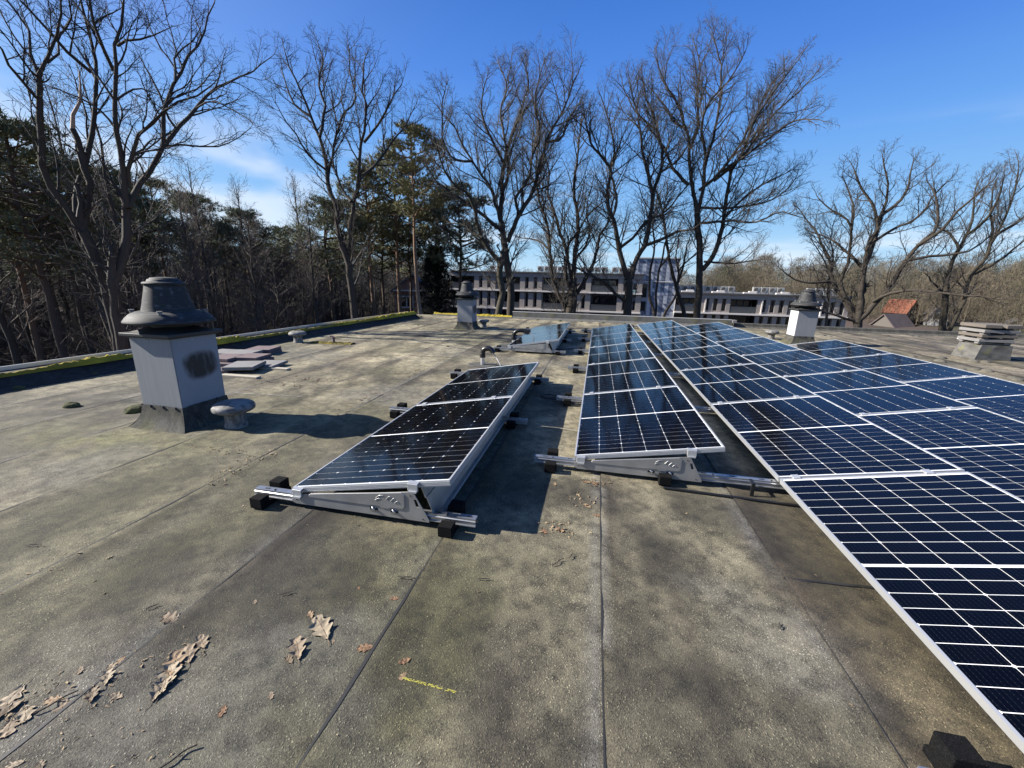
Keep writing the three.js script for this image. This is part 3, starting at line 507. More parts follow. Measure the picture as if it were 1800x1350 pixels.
// ------------------------------------------------------------------ oak leaves, twigs, chalk line
function leafGeo(L, curl, fold, seed) {
  const nl = 30, nw = 8, P = [], C = [], I = [];
  for (let j = 0; j <= nl; j++) {
    const t = j / nl, lobe = clamp(.5 + .5 * Math.sin(t * Math.PI * (6.2 + .6 * Math.sin(seed)) - 1.1 + seed) + .5 * (fbm(t * 9, seed, 377, 2) - .5)), env = Math.pow(Math.sin(Math.PI * Math.min(1, t * .95 + .03)), .7) * (.75 + .5 * t);
    const w = L * .33 * env * (.52 + .48 * lobe) * (t > .93 ? 1 - (t - .93) / .09 : 1) + .0015;
    for (let i = 0; i <= nw; i++) {
      const s = i / nw * 2 - 1, fwd = Math.abs(s) * L * .07 * lobe;
      const y = .004 + Math.abs(s) * Math.abs(s) * w * fold * .35 + L * curl * Math.pow(Math.abs(t - .45) * 1.8, 2) * .22 + .017 * L / .15 * (fbm(t * 6 + seed, s * 2.5, seed * 7 | 0, 4) - .35);
      P.push(s * w, Math.max(.003, y), (t - .5) * L - fwd * -1);
      const vein = Math.abs(s) < .06 ? 1.15 : 1, k = (.45 + .85 * fbm(t * 7, s * 3, 381 + seed, 4)) * vein * (Math.abs(((t * 7 - Math.abs(s) * .9) % 1) - .5) < .06 ? .8 : 1); C.push(k, k, k);
      if (j < nl && i < nw) { const q = j * (nw + 1) + i; I.push(q, q + 1, q + nw + 1, q + 1, q + nw + 2, q + nw + 1); }
    }
  }
  const g = new THREE.BufferGeometry(); g.setAttribute('position', new THREE.Float32BufferAttribute(P, 3)); g.setAttribute('color', new THREE.Float32BufferAttribute(C, 3)); g.setIndex(I); g.computeVertexNormals(); return g;
}
const leafM = [[.30, .225, .145], [.26, .145, .075], [.38, .305, .205], [.22, .16, .10], [.34, .23, .13]].map((c) => new THREE.MeshPhysicalMaterial({ color: new THREE.Color().setRGB(...c.map((k) => k * ALB)), vertexColors: true, roughness: .75, side: THREE.DoubleSide }));
const leafGeos = [leafGeo(.15, .10, .35, 1.2), leafGeo(.15, .05, .9, 2.9), leafGeo(.15, .35, .5, 4.4), leafGeo(.15, .16, .2, 6.1)];
const stalk = pipe([[0, .006, -.075], [.002, .008, -.095], [.008, .004, -.115]], .0013, 5, 6), midrib = pipe([[0, .009, -.07], [0, .010, 0], [0, .012, .06]], .0009, 4, 8);
// [px, py, length m, turn, shape, tone, where]
const leaves = [
  [566, 1104, .150, -2.2, 0, 2, 'largest pale oak leaf, lobed end up, in the middle of the foreground'], [522, 1140, .120, -2.35, 1, 0, 'narrow folded leaf joined to the largest pale leaf'], [508, 1158, .05, -2.0, 2, 2, 'small curled leaf tip below the folded leaf'],
  [355, 1128, .085, -2.1, 2, 0, 'crumpled leaf at the top of the leaf heap in the left foreground'], [330, 1148, .11, -2.2, 3, 0, 'tan leaf in the upper middle of the leaf heap'], [306, 1168, .12, -2.4, 2, 2, 'pale leaf in the centre of the leaf heap'], [293, 1192, .13, -2.5, 1, 2, 'long folded leaf at the lower end of the leaf heap'], [280, 1212, .10, -2.7, 1, 2, 'lowest folded leaf of the heap with its stalk showing'],
  [300, 1088, .105, -1.75, 1, 2, 'narrow pale leaf with a dark stalk above the leaf heap'], [642, 1137, .068, -1.2, 3, 1, 'brown leaf against the seam right of the largest leaf'], [712, 1160, .05, -.9, 2, 1, 'brown curled leaf above the yellow line'], [708, 1186, .042, -.3, 3, 2, 'pale leaf at the left end of the yellow line'],
  [694, 1050, .045, -1.3, 0, 1, 'small orange brown leaf above the seam in the middle'], [630, 1031, .026, .5, 3, 1, 'tiny brown leaf scrap above the middle'], [391, 1247, .045, .4, 0, 1, 'brown star shaped leaf alone in the lower left'], [476, 1220, .034, .8, 2, 0, 'small curled leaf right of the brown star shaped one'],
  [140, 1176, .040, .9, 2, 0, 'small curled leaf alone at the left'], [212, 1158, .042, .2, 3, 0, 'small leaf just above the left seam'], [196, 1172, .05, -1.9, 1, 0, 'narrow leaf lying along the left seam, upper'], [188, 1194, .075, -2.3, 1, 2, 'pale narrow leaf lying along the left seam, middle'], [162, 1224, .07, -2.3, 1, 2, 'pale narrow leaf lying along the left seam, lower'],
  [205, 1223, .05, -1.5, 2, 0, 'crumpled leaf just below the left seam'], [108, 1246, .075, -2.2, 2, 0, 'rolled leaf near the left corner heap'], [94, 1229, .06, -1.2, 3, 0, 'flat tan leaf right of the left corner heap'], [20, 1225, .10, .4, 3, 2, 'upper pale leaf of the left corner heap'], [44, 1252, .085, 1.1, 0, 2, 'right leaf of the left corner heap'], [8, 1248, .10, -.5, 2, 0, 'left leaf of the left corner heap at the picture edge'], [15, 1278, .08, .9, 3, 0, 'lowest leaf of the left corner heap'],
  [448, 1056, .030, .7, 2, 0, 'small pale scrap above the largest leaf'], [545, 1080, .05, -2.2, 1, 0, 'broken leaf piece touching the top of the largest leaf'], [585, 1125, .028, .3, 0, 0, 'tiny pale scrap right of the largest leaf'], [24, 1345, .05, -1, 3, 2, 'pale scrap at the lower left corner'], [70, 1345, .04, -2, 1, 2, 'pale scrap on the bottom edge near the left seam'],
  [1045, 848, .075, .6, 3, 1, 'orange brown leaf right against the seam below the end plate'], [1030, 846, .06, 1.4, 0, 1, 'orange brown leaf left in the drift below the end plate'], [975, 850, .05, .2, 2, 0, 'pale leaf by the shadow edge below the rail'], [1032, 888, .06, 1.2, 3, 1, 'reddish leaf below the drift at the seam'], [1048, 905, .05, 1.5, 0, 1, 'reddish leaf touching the seam lower down'], [957, 932, .06, .5, 3, 1, 'brown leaf at the corner of the panel shadow'], [983, 930, .065, 1.0, 2, 1, 'reddish leaf right of the shadow corner'], [426, 888, .03, .4, 2, 2, 'pale scrap left of the front rail'],
];
leaves.forEach(([x, y, L, turn, shape, tone, where], li) => {
  const p = on(x, y, .006), t = thing('oak_leaf', where, 'leaf', [p[0], roofY(p[0], p[2]) - .001, p[2]], 'dry oak leaves on the roof', turn); t.scale.setScalar(L / .15 * .9);
  part(t, 'blade', leafGeos[shape], leafM[[0, 1, 2, 3, 4][(li % 3 === 2 && tone !== 1) ? 3 + (li % 2) : tone]]); part(t, 'stalk', [stalk, midrib], std(.22, .15, .09, .8));
});
{ // small leaf crumbs drifted along seams and edges: nobody could count them
  rnd = mulberry(99);
  const geo = (() => { const s = new THREE.Shape([[0, -.5], [.2, -.25], [.1, -.1], [.32, .05], [.12, .2], [.18, .42], [0, .5], [-.2, .3], [-.08, .12], [-.3, -.02], [-.1, -.2], [-.16, -.4]].map(([a, b]) => new THREE.Vector2(a, b))); const g = new THREE.ShapeGeometry(s, 1).rotateX(-Math.PI / 2), a = g.attributes.position; for (let i = 0; i < a.count; i++) a.setY(i, Math.abs(a.getX(i)) * .7 + .12 * Math.sin(a.getZ(i) * 5)); g.computeVertexNormals(); return g; })();
  const spots = []; const put = (x, z, s) => spots.push([x, z, s]);
  const drift = (px, py, n, rx, rz, s = .02) => { const p = on(px, py); for (let i = 0; i < n; i++) put(p[0] + (rnd() + rnd() + rnd() - 1.5) * rx, p[2] + (rnd() + rnd() + rnd() - 1.5) * rz, s * (.5 + rnd())); };
  drift(1045, 850, 40, .09, .05); drift(1030, 880, 30, .12, .10); drift(985, 930, 30, .12, .07); drift(440, 815, 50, .10, .35); drift(400, 830, 25, .1, .25); drift(560, 668, 60, .5, .18, .03); drift(500, 675, 40, .6, .15, .03); drift(640, 705, 40, .12, .45, .028); drift(720, 655, 40, .25, .35, .03); drift(120, 1000, 12, .3, .2); drift(1610, 1330, 0, .1, .1); drift(40, 1240, 40, .12, .12, .014); drift(320, 1150, 25, .09, .12, .014); drift(200, 1200, 30, .06, .12, .013); drift(440, 665, 25, .25, .1, .025); drift(620, 590, 30, .5, .2, .03); drift(220, 1300, 16, .25, .08, .012); drift(660, 905, 14, .5, .2, .012); drift(370, 790, 25, .3, .06, .02); drift(860, 790, 0, .1, .1); drift(1020, 760, 25, .07, .3, .018); drift(1010, 815, 10, .05, .1, .02);
  for (let i = 0; i < 420; i++) { const x = rr(-6.4, 5), z = rr(-14, -.4); put(x, z, rr(.006, .018)); }
  const im = new THREE.InstancedMesh(geo, new THREE.MeshStandardMaterial({ color: new THREE.Color().setRGB(ALB, ALB, ALB), roughness: .85, side: THREE.DoubleSide }), spots.length), m4 = new THREE.Matrix4(), q = new THREE.Quaternion(), e = new THREE.Euler(), col = new THREE.Color();
  spots.forEach(([x, z, s], i) => { e.set(rr(-.3, .3), rr(0, 6.28), rr(-.3, .3)); q.setFromEuler(e); m4.compose(new THREE.Vector3(x, roofY(x, z) + .002, z), q, new THREE.Vector3(s, s, s)); im.setMatrixAt(i, m4); const k = rr(.6, 1.15); col.setRGB(.36 * k, .27 * k, .16 * k); im.setColorAt(i, col); });
  im.name = 'leaf_litter'; im.castShadow = im.receiveShadow = true; scene.add(im); tag(im, 'small dry leaf crumbs scattered and drifted over the roof', 'leaf litter', null, 'stuff');
}
const twigSpots = [[715, 1017, .045, .1], [268, 1069, .02, .9], [310, 1335, .05, 1.0], [690, 905, .02, .3], [1370, 1103, .016, 1.4], [100, 1237, .05, 1.1], [980, 990, .04, .9], [1003, 980, .02, 1.2], [1010, 868, .03, .8], [370, 655, .08, .1], [505, 1045, .025, .6], [60, 960, .04, .3], [850, 1020, .03, .2]];
const twigRank = rank(twigSpots, () => true);
twigSpots.forEach(([x, y, L, a], i) => single('twig', [pipe([[-L, .008, 0], [-L * .3, .012, L * .12], [L * .4, .009, -L * .08], [L, .012, L * .1]], Math.max(.002, L * .05), 6, 10), pipe([[0, .01, 0], [L * .3, .014, L * .25]], Math.max(.0015, L * .035), 5, 5)], std(.035, .028, .022, .9), `${twigRank[i]} short dark twig from the left lying on the roof felt`, 'twig', [...on(x, y, 0)], 'short dark twigs on the roof', a));
single('long_stalk', [pipe([[0, .012, 0], [.2, .013, .015], [.42, .012, .03]], .003, 6, 12)], M.wood, 'pale straight stalk lying in the shade between the two short rows', 'stalk', [...on(956, 752, 0)]);
{ // yellow chalk mark
  const a = on(708, 1192), b = on(800, 1216), P = [], I = [], n = 60; rnd = mulberry(5); let q = 0;
  for (let i = 0; i < n; i++) for (let k = 0; k < 3; k++) { if (rnd() < .56) continue; const t = (i + rnd() * .6) / n, w = .0014, x = mix(a[0], b[0], t) + rr(-.003, .003), z = mix(a[2], b[2], t) + (k - 1) * .0028 + rr(-.0015, .0015); const s = rr(.0025, .005); { const y = roofY(x, z) + .0012; P.push(x - s, y, z - w, x + s, y, z - w * .6, x + s * .8, y, z + w, x - s * .8, y, z + w * .7); }; I.push(q, q + 2, q + 1, q, q + 3, q + 2); q += 4; }
  const g = new THREE.BufferGeometry(); g.setAttribute('position', new THREE.Float32BufferAttribute(P, 3)); g.setIndex(I); g.computeVertexNormals();
  tag(mesh('chalk_line', g, std(.44, .40, .07, .9)), 'short line of yellow marking chalk on the roof felt in the foreground', 'chalk mark');
}
// ------------------------------------------------------------------ the land below
const GY = -6.0;
function landY(x, z) { const l = sm(-8, -34, x) * sm(30, 0, z + x * .15); const far = sm(70, 210, Math.hypot(x, z)); return GY + 1.1 * l + 5.5 * far * sm(-40, 60, x) + .25 * (fbm(x * .2, z * .2, 401, 3) - .5); }
{
  const P = [], C = [], I = [], N = 150, S = 420;
  const ax = []; for (let i = 0; i <= N; i++) { const t = i / N * 2 - 1; ax.push(Math.sign(t) * Math.pow(Math.abs(t), 2.0) * S); }
  for (let j = 0; j <= N; j++) for (let i = 0; i <= N; i++) {
    const x = ax[i], z = ax[j] - 30; P.push(x, landY(x, z), z);
    const n = fbm(x * .9, z * .9, 411, 4), g = sm(.48, .62, fbm(x * .06 + 3, z * .06, 413, 3)) * sm(-24, 0, x); let c = mix3([.055, .037, .027], [.15, .10, .075], n); c = mix3(c, [.07, .085, .03], g * .8); C.push(...c);
    if (j < N && i < N) { const q = j * (N + 1) + i; I.push(q, q + N + 1, q + 1, q + 1, q + N + 1, q + N + 2); }
  }
  const g = new THREE.BufferGeometry(); g.setAttribute('position', new THREE.Float32BufferAttribute(P, 3)); g.setAttribute('color', new THREE.Float32BufferAttribute(C, 3)); g.setIndex(I); g.computeVertexNormals();
  const uv = []; for (let i = 0; i < P.length; i += 3) uv.push(P[i] / 3, P[i + 2] / 3); g.setAttribute('uv', new THREE.Float32BufferAttribute(uv, 2));
  const lm = tex(256, 256, (u, v, i, j) => { const n = fbm(u * 16, v * 16, 421, 4, 16), h = hash2(i, j, 17), k = .35 + .6 * n + .25 * (h - .5); return [k, k * .96, k * .92]; });
  structure(mesh('ground', g, new THREE.MeshStandardMaterial({ vertexColors: true, map: lm, roughness: 1 })));
}
// ------------------------------------------------------------------ trees
const barkTex = tex(128, 256, (u, v) => { const n = fbm(u * 10, v * 4, 431, 5), s = fbm(u * 26, v * 3, 433, 4); const k = .42 + .5 * s + .35 * (n - .5); return [k, k * .98, k * .95]; });
M.bark = new THREE.MeshStandardMaterial({ vertexColors: true, map: barkTex, roughness: .95, bumpMap: barkTex, bumpScale: .02 });
M.twigs = std(.075, .066, .057, .9); M.twigsDark = std(.050, .043, .037, .9); M.twigsWood = std(.125, .102, .084, .9);
M.pineBark = new THREE.MeshStandardMaterial({ vertexColors: true, map: barkTex, roughness: .95 });
M.needles = new THREE.MeshStandardMaterial({ color: new THREE.Color().setRGB(ALB, ALB, ALB), vertexColors: true, roughness: .85, side: THREE.DoubleSide });
class Tubes {
  constructor() { this.P = []; this.C = []; this.U = []; this.I = []; this.N = []; }
  add(pts, rad, sides, colour) {                          // pts: Vector3[], rad: number[]
    const base = this.P.length / 3, n = pts.length, T = new THREE.Vector3(), A = new THREE.Vector3(), B = new THREE.Vector3(); let len = 0;
    A.set(.37, .13, .92);
    for (let k = 0; k < n; k++) {
      T.copy(pts[Math.min(k + 1, n - 1)]).sub(pts[Math.max(k - 1, 0)]).normalize();
      A.addScaledVector(T, -A.dot(T)); if (A.lengthSq() < 1e-6) A.set(T.y, T.z, T.x).addScaledVector(T, -T.dot(A)); A.normalize(); B.crossVectors(T, A);
      if (k) len += pts[k].distanceTo(pts[k - 1]);
      for (let s = 0; s <= (colour ? sides : sides - 1); s++) {
        const a = s / sides * Math.PI * 2, c = Math.cos(a), d = Math.sin(a), nx = A.x * c + B.x * d, ny = A.y * c + B.y * d, nz = A.z * c + B.z * d;
        const r = rad[k] * (colour && sides > 7 ? 1 + .12 * (vnoise(s % sides * 1.3, len * 1.5, base & 255) - .5) : 1);
        this.P.push(pts[k].x + nx * r, pts[k].y + ny * r, pts[k].z + nz * r); this.N.push(nx, ny, nz);
        if (colour) { this.U.push(s / sides * Math.max(1, Math.round(rad[0] * 6.28 / .6)), len / 1.2); this.C.push(...colour(pts[k], nx, ny, nz, len)); }
      }
    }
    const m = colour ? sides + 1 : sides;
    for (let k = 0; k < n - 1; k++) for (let s = 0; s < sides; s++) { const a = base + k * m + s, b = base + k * m + (colour ? s + 1 : (s + 1) % sides); this.I.push(a, b, a + m, b, b + m, a + m); }
  }
  geo() {
    const g = new THREE.BufferGeometry(); g.setAttribute('position', new THREE.Float32BufferAttribute(this.P, 3)); g.setAttribute('normal', new THREE.Float32BufferAttribute(this.N, 3));
    if (this.C.length) { g.setAttribute('color', new THREE.Float32BufferAttribute(this.C, 3)); g.setAttribute('uv', new THREE.Float32BufferAttribute(this.U, 2)); }
    g.setIndex(this.I); return g;
  }
}
const UP = new THREE.Vector3(0, 1, 0);
function around(d, ang, az) { const a = new THREE.Vector3(.31, .2, .9).cross(d).normalize(), b = new THREE.Vector3().crossVectors(d, a); return d.clone().multiplyScalar(Math.cos(ang)).addScaledVector(a, Math.sin(ang) * Math.cos(az)).addScaledVector(b, Math.sin(ang) * Math.sin(az)).normalize(); }
// a bare branch with side shoots, down to twigs
function grow(T, p, d, len, r, lv, o) {
  const segs = lv === 1 ? 7 : lv === 2 ? 4 : 2, pts = [p.clone()], rad = [r], q = p.clone(), dir = d.clone();
  for (let i = 1; i <= segs; i++) {
    const w = o.wob * (lv === 1 ? 1 : 1.25); dir.x += rr(-w, w); dir.y += rr(-w, w) + o.up * (lv === 3 ? .5 : 1); dir.z += rr(-w, w); dir.normalize();
    q.addScaledVector(dir, len / segs); pts.push(q.clone()); rad.push(Math.max(o.rmin, r * (1 - .72 * i / segs)));
  }
  T.add(pts, rad, lv === 1 ? 4 : 3);
  if (lv >= 3) return;
  const n = Math.max(2, Math.round(lv === 1 ? o.n2 * (.6 + .4 * len / 2.4) : o.n3 * (.6 + .4 * len / .9)));
  for (let k = 0; k < n; k++) {
    const t = .18 + .82 * (k + rnd()) / n, f = Math.min(t * segs, segs - .001), i = f | 0, s = pts[i].clone().lerp(pts[i + 1], f - i), td = pts[i + 1].clone().sub(pts[i]).normalize();
    const L = (lv === 1 ? .46 : .50) * len * rr(.65, 1.25) * (1.15 - .55 * t);
    grow(T, s, around(td, rr(.45, 1.05), rr(0, 6.28)), Math.max(L, lv === 1 ? .35 : .16), Math.max(o.rmin, r * (1 - .7 * t) * .6), lv + 1, o);
  }
}
function barkColour(mossy, tone = [.085, .07, .055]) {
  return (p, nx, ny, nz) => { const lit = clamp(.5 - nx * .6 + ny * .3), m = mossy * sm(.42, .60, fbm(p.x * 2.2 + p.y, p.y * 1.2 + p.z * 2, 441, 3) + lit * .28 - .12) * sm(5.5, -1, p.y); return mix3(tone, [.15, .155, .03], m); };
}
function smooth(pts, wob = .05) {
  const c = new THREE.CatmullRomCurve3(pts, false, 'centripetal'), n = Math.max(4, Math.round(c.getLength() / .42)), o = c.getSpacedPoints(n);
  for (let i = 1; i < o.length - 1; i++) o[i].add(new THREE.Vector3(rr(-wob, wob), rr(-wob, wob) * .5, rr(-wob, wob)));
  return o;
}
// limbs: [[w0, w1, depth drift], x, y, x, y, ...] as they stand in the photograph, w in its pixels at their distance
function bigTree(name, label, D, limbs, o = {}) {
  o = { wob: .20, up: .06, n2: 9, n3: 5, rmin: .0042, mossy: .8, spacing: .27, l1: .34, lmax: 2.7, tone: undefined, ...o };
  rnd = mulberry(o.seed ?? Math.round(D * 131 + limbs[0][1]));
  const p0 = at(limbs[0][1], limbs[0][2], D + (limbs[0][0][3] ?? 0)), gy = landY(p0.x, p0.z), base = new THREE.Vector3(p0.x, gy, p0.z), th = Math.atan2(-p0.x, -p0.z) - YAW, cos2 = Math.cos(th) ** 2;
  const t = thing(name, label, 'tree', base.toArray()), tw = new Tubes(), col = barkColour(o.mossy, o.tone);
  limbs.forEach((l, li) => {
    const [w0, w1, drift = 0, off = 0, bare = 0] = l[0], k = .60 * (o.wk ?? 1.12) * D / F / 2 * cos2, P = [], n = (l.length - 1) / 2;
    for (let i = 0; i < n; i++) P.push(at(l[1 + 2 * i], l[2 + 2 * i], D + off + drift * (n > 1 ? i / (n - 1) : 0)).sub(base));
    if (l[0][5] || li === 0) { const q = P[0].clone(); P.unshift(new THREE.Vector3(q.x * .8, -.25, q.z * .8)); }
    const S = smooth(P, li ? .045 : .03), R = S.map((_, i) => { const u = i / (S.length - 1); let r = mix(w0, w1, Math.pow(u, 1.05)) * k; if (li === 0) r *= 1 + .5 * sm(1.4, 0, S[i].y); return r; });
    const T = new Tubes(); T.add(S, R, w0 * k > .12 ? 10 : 7, col); part(t, li === 0 ? 'trunk' : 'limb', T.geo(), o.pale && l[0][6] ? M.deadwood : M.bark);
    if (bare) return;
    let L = 0; for (let i = 1; i < S.length; i++) L += S[i].distanceTo(S[i - 1]);
    const t0 = li === 0 ? (o.t0 ?? .75) : .12, cnt = Math.max(3, Math.round(L * (1 - t0) / o.spacing));
    for (let c = 0; c < cnt; c++) {
      const u = t0 + (1 - t0) * (c + rnd()) / cnt, f = Math.min(u * (S.length - 1), S.length - 1.001), i = f | 0, s = S[i].clone().lerp(S[i + 1], f - i), td = S[i + 1].clone().sub(S[i]).normalize();
      const len = clamp((o.l1 * L + .5) * (1.25 - .72 * u) * rr(.5, 1.2), .6, o.lmax), d = around(td, rr(.45, 1.05), rr(0, 6.28)); d.y += .15; d.normalize();
      grow(tw, s, d, len, Math.min(R[i] * .6, .009 + len * .0125), 1, o);
    }
    grow(tw, S[S.length - 1], S[S.length - 1].clone().sub(S[S.length - 2]).normalize(), clamp(o.l1 * L * .4, .6, 1.1), R[R.length - 1], 1, o);
  });
  part(t, 'crown', tw.geo(), o.twig ?? M.twigs);
  return t;
}
M.deadwood = std(.42, .30, .21, .8);
bigTree('bare_tree', 'large bare tree with spreading limbs rising behind the near chimney at the left', 14, [
  [[32, 26, 0], 213, 607, 206, 540, 197, 492], [[24, 20, .3], 197, 500, 218, 450, 222, 400, 222, 360], [[15, 5, -.8], 222, 365, 220, 300, 207, 240, 202, 167, 200, 123, 207, 67, 217, 5], [[9, 3, -1], 200, 125, 180, 83, 165, 40, 157, -10, 150, -50],
  [[17, 12, .6], 224, 365, 250, 317, 287, 257], [[12, 3, .2, .6], 287, 257, 284, 227, 297, 173, 313, 137, 330, 105, 347, 77, 377, 5], [[13, 2.5, 1.4, .6], 287, 257, 313, 227, 360, 177, 383, 153, 427, 133, 477, 100], [[6, 2, .8, .6], 290, 257, 330, 256, 367, 258, 390, 258, 417, 246, 440, 225],
  [[11, 3, -1.6], 226, 330, 230, 283, 237, 247, 262, 222, 283, 205, 315, 182, 348, 167, 372, 150], [[7, 2, 1], 238, 270, 262, 252, 283, 243], [[7, 2, 1], 308, 145, 312, 118, 306, 100, 330, 78, 352, 50], [[7, 2, -1], 207, 80, 225, 70, 262, 66, 296, 50], [[6, 2, 1.5], 205, 175, 232, 158, 262, 160, 300, 180], [[5, 2, -1.5], 345, 190, 372, 175, 405, 190, 440, 212]],
  { seed: 11, wob: .26, lmax: 1.9, wk: 1.45, spacing: .36, twig: M.twigsDark, tone: [.085, .07, .055], l1: .30, n2: 9, n3: 5, rmin: .003 });
bigTree('bare_tree', 'bare forked tree at the far left with a snapped limb showing pale wood', 14.6, [
  [[30, 24, 0], 197, 560, 186, 500, 167, 450, 147, 407], [[17, 15, 0], 147, 407, 157, 333, 147, 293], [[13, 13, 0, 0, 1], 147, 293, 128, 227], [[10, 2.5, 0, 0, 1, 0, 1], 128, 227, 133, 200, 137, 183, 137, 150, 139, 123],
  [[13, 4, .6], 149, 295, 163, 250, 169, 183, 165, 127, 157, 60, 147, 17, 145, -30], [[9, 2.5, -1], 160, 127, 107, 77, 67, 40, 33, 0, 10, -25], [[16, 12, -.5], 140, 402, 90, 333, 75, 283, 68, 217, 70, 173], [[9, 3, -.6, -.5], 69, 173, 68, 133, 83, 110, 100, 67, 105, 30, 106, -20], [[7, 2, .6, -.5], 68, 133, 57, 100, 43, 33, 10, 5, -10, -25], [[7, 2.5, -1.5, -.5], 64, 172, 30, 133, 5, 95, -20, 60], [[6, 2, 1], 83, 110, 105, 90, 108, 60, 125, 30], [[6, 2, 1], 165, 60, 178, 35, 195, 25, 212, 15], [[5, 2, -1], 100, 67, 120, 40, 118, 10, 112, -30], [[14, 10, .5, .4, 1], 137, 400, 130, 340, 140, 310]],
  { seed: 12, wob: .24, lmax: 2.0, wk: 1.45, spacing: .40, twig: M.twigsDark, tone: [.075, .063, .05], pale: true, n2: 9, n3: 5, rmin: .003 });
bigTree('bare_tree', 'bare dark tree with V shaped fork left of the pines', 19, [
  [[20, 17, 0], 621, 540, 615, 480, 608, 448], [[14, 10, .6], 608, 450, 593, 410, 593, 367, 578, 333, 573, 283], [[9, 2.5, .6, .6], 573, 283, 560, 237, 547, 200, 517, 140, 502, 95], [[6, 2, -1, .6], 575, 300, 550, 280, 527, 250, 510, 223, 492, 195], [[7, 2.5, 1.5, .6], 577, 310, 590, 243, 602, 205, 623, 177, 615, 130, 613, 85], [[8, 2.5, 1.2, .6], 562, 240, 572, 190, 560, 150, 568, 110, 560, 80],
  [[14, 10, -.6], 614, 445, 617, 410, 623, 350, 630, 317], [[9, 2.5, -1, -.6], 630, 317, 637, 250, 644, 200, 637, 150, 640, 110], [[8, 2, 1.5, -.6], 631, 315, 657, 293, 683, 257, 710, 223, 728, 190], [[7, 2.5, 1.5, -.6], 617, 355, 607, 343, 590, 297, 586, 262, 600, 230], [[7, 2, -1.5, -.6], 640, 250, 665, 215, 685, 180, 705, 150], [[7, 2, 1], 547, 205, 525, 190, 508, 165, 498, 130]],
  { seed: 13, twig: M.twigsDark, tone: [.075, .063, .052], spacing: .30, n2: 10, lmax: 2.3, rmin: .0036 });
bigTree('bare_tree', 'tall bare tree with thick grey trunk in the centre, right of the mossy trunk', 24, [
  [[21, 17, 0], 897, 545, 898, 500, 890, 455, 886, 425], [[13, 9, .5], 886, 425, 880, 383, 882, 350, 883, 310, 890, 267], [[9, 2.5, .8, .5], 890, 267, 910, 210, 920, 180, 928, 150, 922, 115], [[7, 2, -1, .5], 886, 290, 872, 260, 860, 237, 845, 190, 855, 140], [[10, 2.5, -.8], 884, 405, 860, 387, 840, 370, 810, 350, 790, 335, 773, 325, 755, 300], [[8, 2.5, 1], 878, 385, 863, 333, 845, 305, 830, 283, 812, 255, 800, 225, 783, 205],
  [[12, 3, .8], 893, 425, 913, 377, 933, 343, 947, 297, 960, 250, 972, 225, 987, 200, 1010, 140], [[8, 2.5, -1], 913, 377, 905, 352, 915, 335, 932, 305, 935, 280, 950, 230, 940, 180, 950, 130], [[7, 2, 1.5], 960, 250, 985, 245, 1000, 210, 1020, 180], [[8, 2.5, 2], 882, 340, 895, 300, 890, 260, 880, 200, 890, 150, 880, 120], [[6, 2, -1.5], 830, 283, 800, 280, 780, 250, 776, 200, 782, 160]],
  { seed: 14, lmax: 2.7, spacing: .26, n2: 11, n3: 6 });
bigTree('bare_tree', 'leaning mossy trunk in the centre with limbs reaching left over the pines', 23, [
  [[19, 15, 0], 876, 548, 884, 515, 878, 490, 881, 462], [[12, 8, -.5], 880, 462, 857, 433, 840, 400, 836, 375], [[8, 2.5, -1, -.5], 838, 378, 826, 345, 800, 325, 778, 290, 765, 250], [[6, 2, 1.2, -.5], 848, 418, 830, 410, 812, 395, 790, 392]], { seed: 15, mossy: 1.6, tone: [.10, .088, .06], lmax: 2.2 });
bigTree('bare_tree', 'bare tree with a low wide fork in front of the apartment block centre', 29, [
  [[30, 26, 0], 1003, 551, 1005, 530, 1006, 512], [[13, 3, -.8, 0, 0, 1], 993, 540, 984, 522, 971, 487, 967, 440, 964, 404, 955, 373, 946, 345, 942, 316, 945, 270, 950, 235], [[11, 2.5, 1], 1002, 505, 993, 477, 997, 447, 983, 404, 974, 368, 963, 340, 965, 309, 958, 270], [[13, 3, .4], 1008, 505, 1009, 458, 1015, 416, 1016, 380, 1008, 340, 1012, 297, 1017, 262, 1022, 215], [[11, 3, .8], 1012, 518, 1024, 499, 1038, 475, 1050, 440, 1054, 416, 1072, 387, 1078, 350], [[8, 2, -1], 1004, 490, 998, 435, 1019, 402, 1038, 373, 1062, 354], [[6, 2, 1.5], 967, 440, 950, 425, 935, 420, 915, 418], [[6, 2, 1.5], 1009, 458, 1030, 430, 1036, 405, 1030, 370, 1040, 330]],
  { seed: 16, lmax: 2.6, mossy: .6 });
bigTree('bare_tree', 'bare tree with dark twisting limbs right of the centre before the patterned tower', 26, [
  [[24, 20, 0], 1103, 552, 1105, 520, 1106, 496], [[14, 4, -.6], 1103, 490, 1091, 451, 1086, 416, 1076, 383, 1069, 364, 1067, 340, 1072, 316, 1074, 297, 1057, 274, 1040, 255, 1030, 220], [[7, 3, .8], 1076, 383, 1083, 357, 1081, 333, 1073, 300, 1080, 260, 1072, 220, 1060, 180], [[13, 3, .6], 1110, 490, 1117, 458, 1133, 432, 1140, 404, 1144, 373, 1147, 340, 1138, 304, 1131, 274, 1128, 250, 1120, 200, 1108, 150], [[9, 2.5, 1, .5], 1147, 340, 1162, 302, 1165, 274, 1159, 250, 1150, 205, 1135, 170, 1130, 140], [[9, 3, -1], 1138, 430, 1169, 418, 1192, 406, 1216, 403, 1240, 385], [[8, 2.5, 1.5], 1091, 435, 1117, 413, 1133, 392, 1169, 373, 1192, 345, 1215, 318], [[9, 3, -1.5], 1100, 530, 1081, 515, 1062, 496, 1040, 485, 1024, 477, 990, 455], [[6, 2, 1], 1162, 302, 1185, 288, 1205, 262, 1215, 235]],
  { seed: 17, lmax: 2.5 });
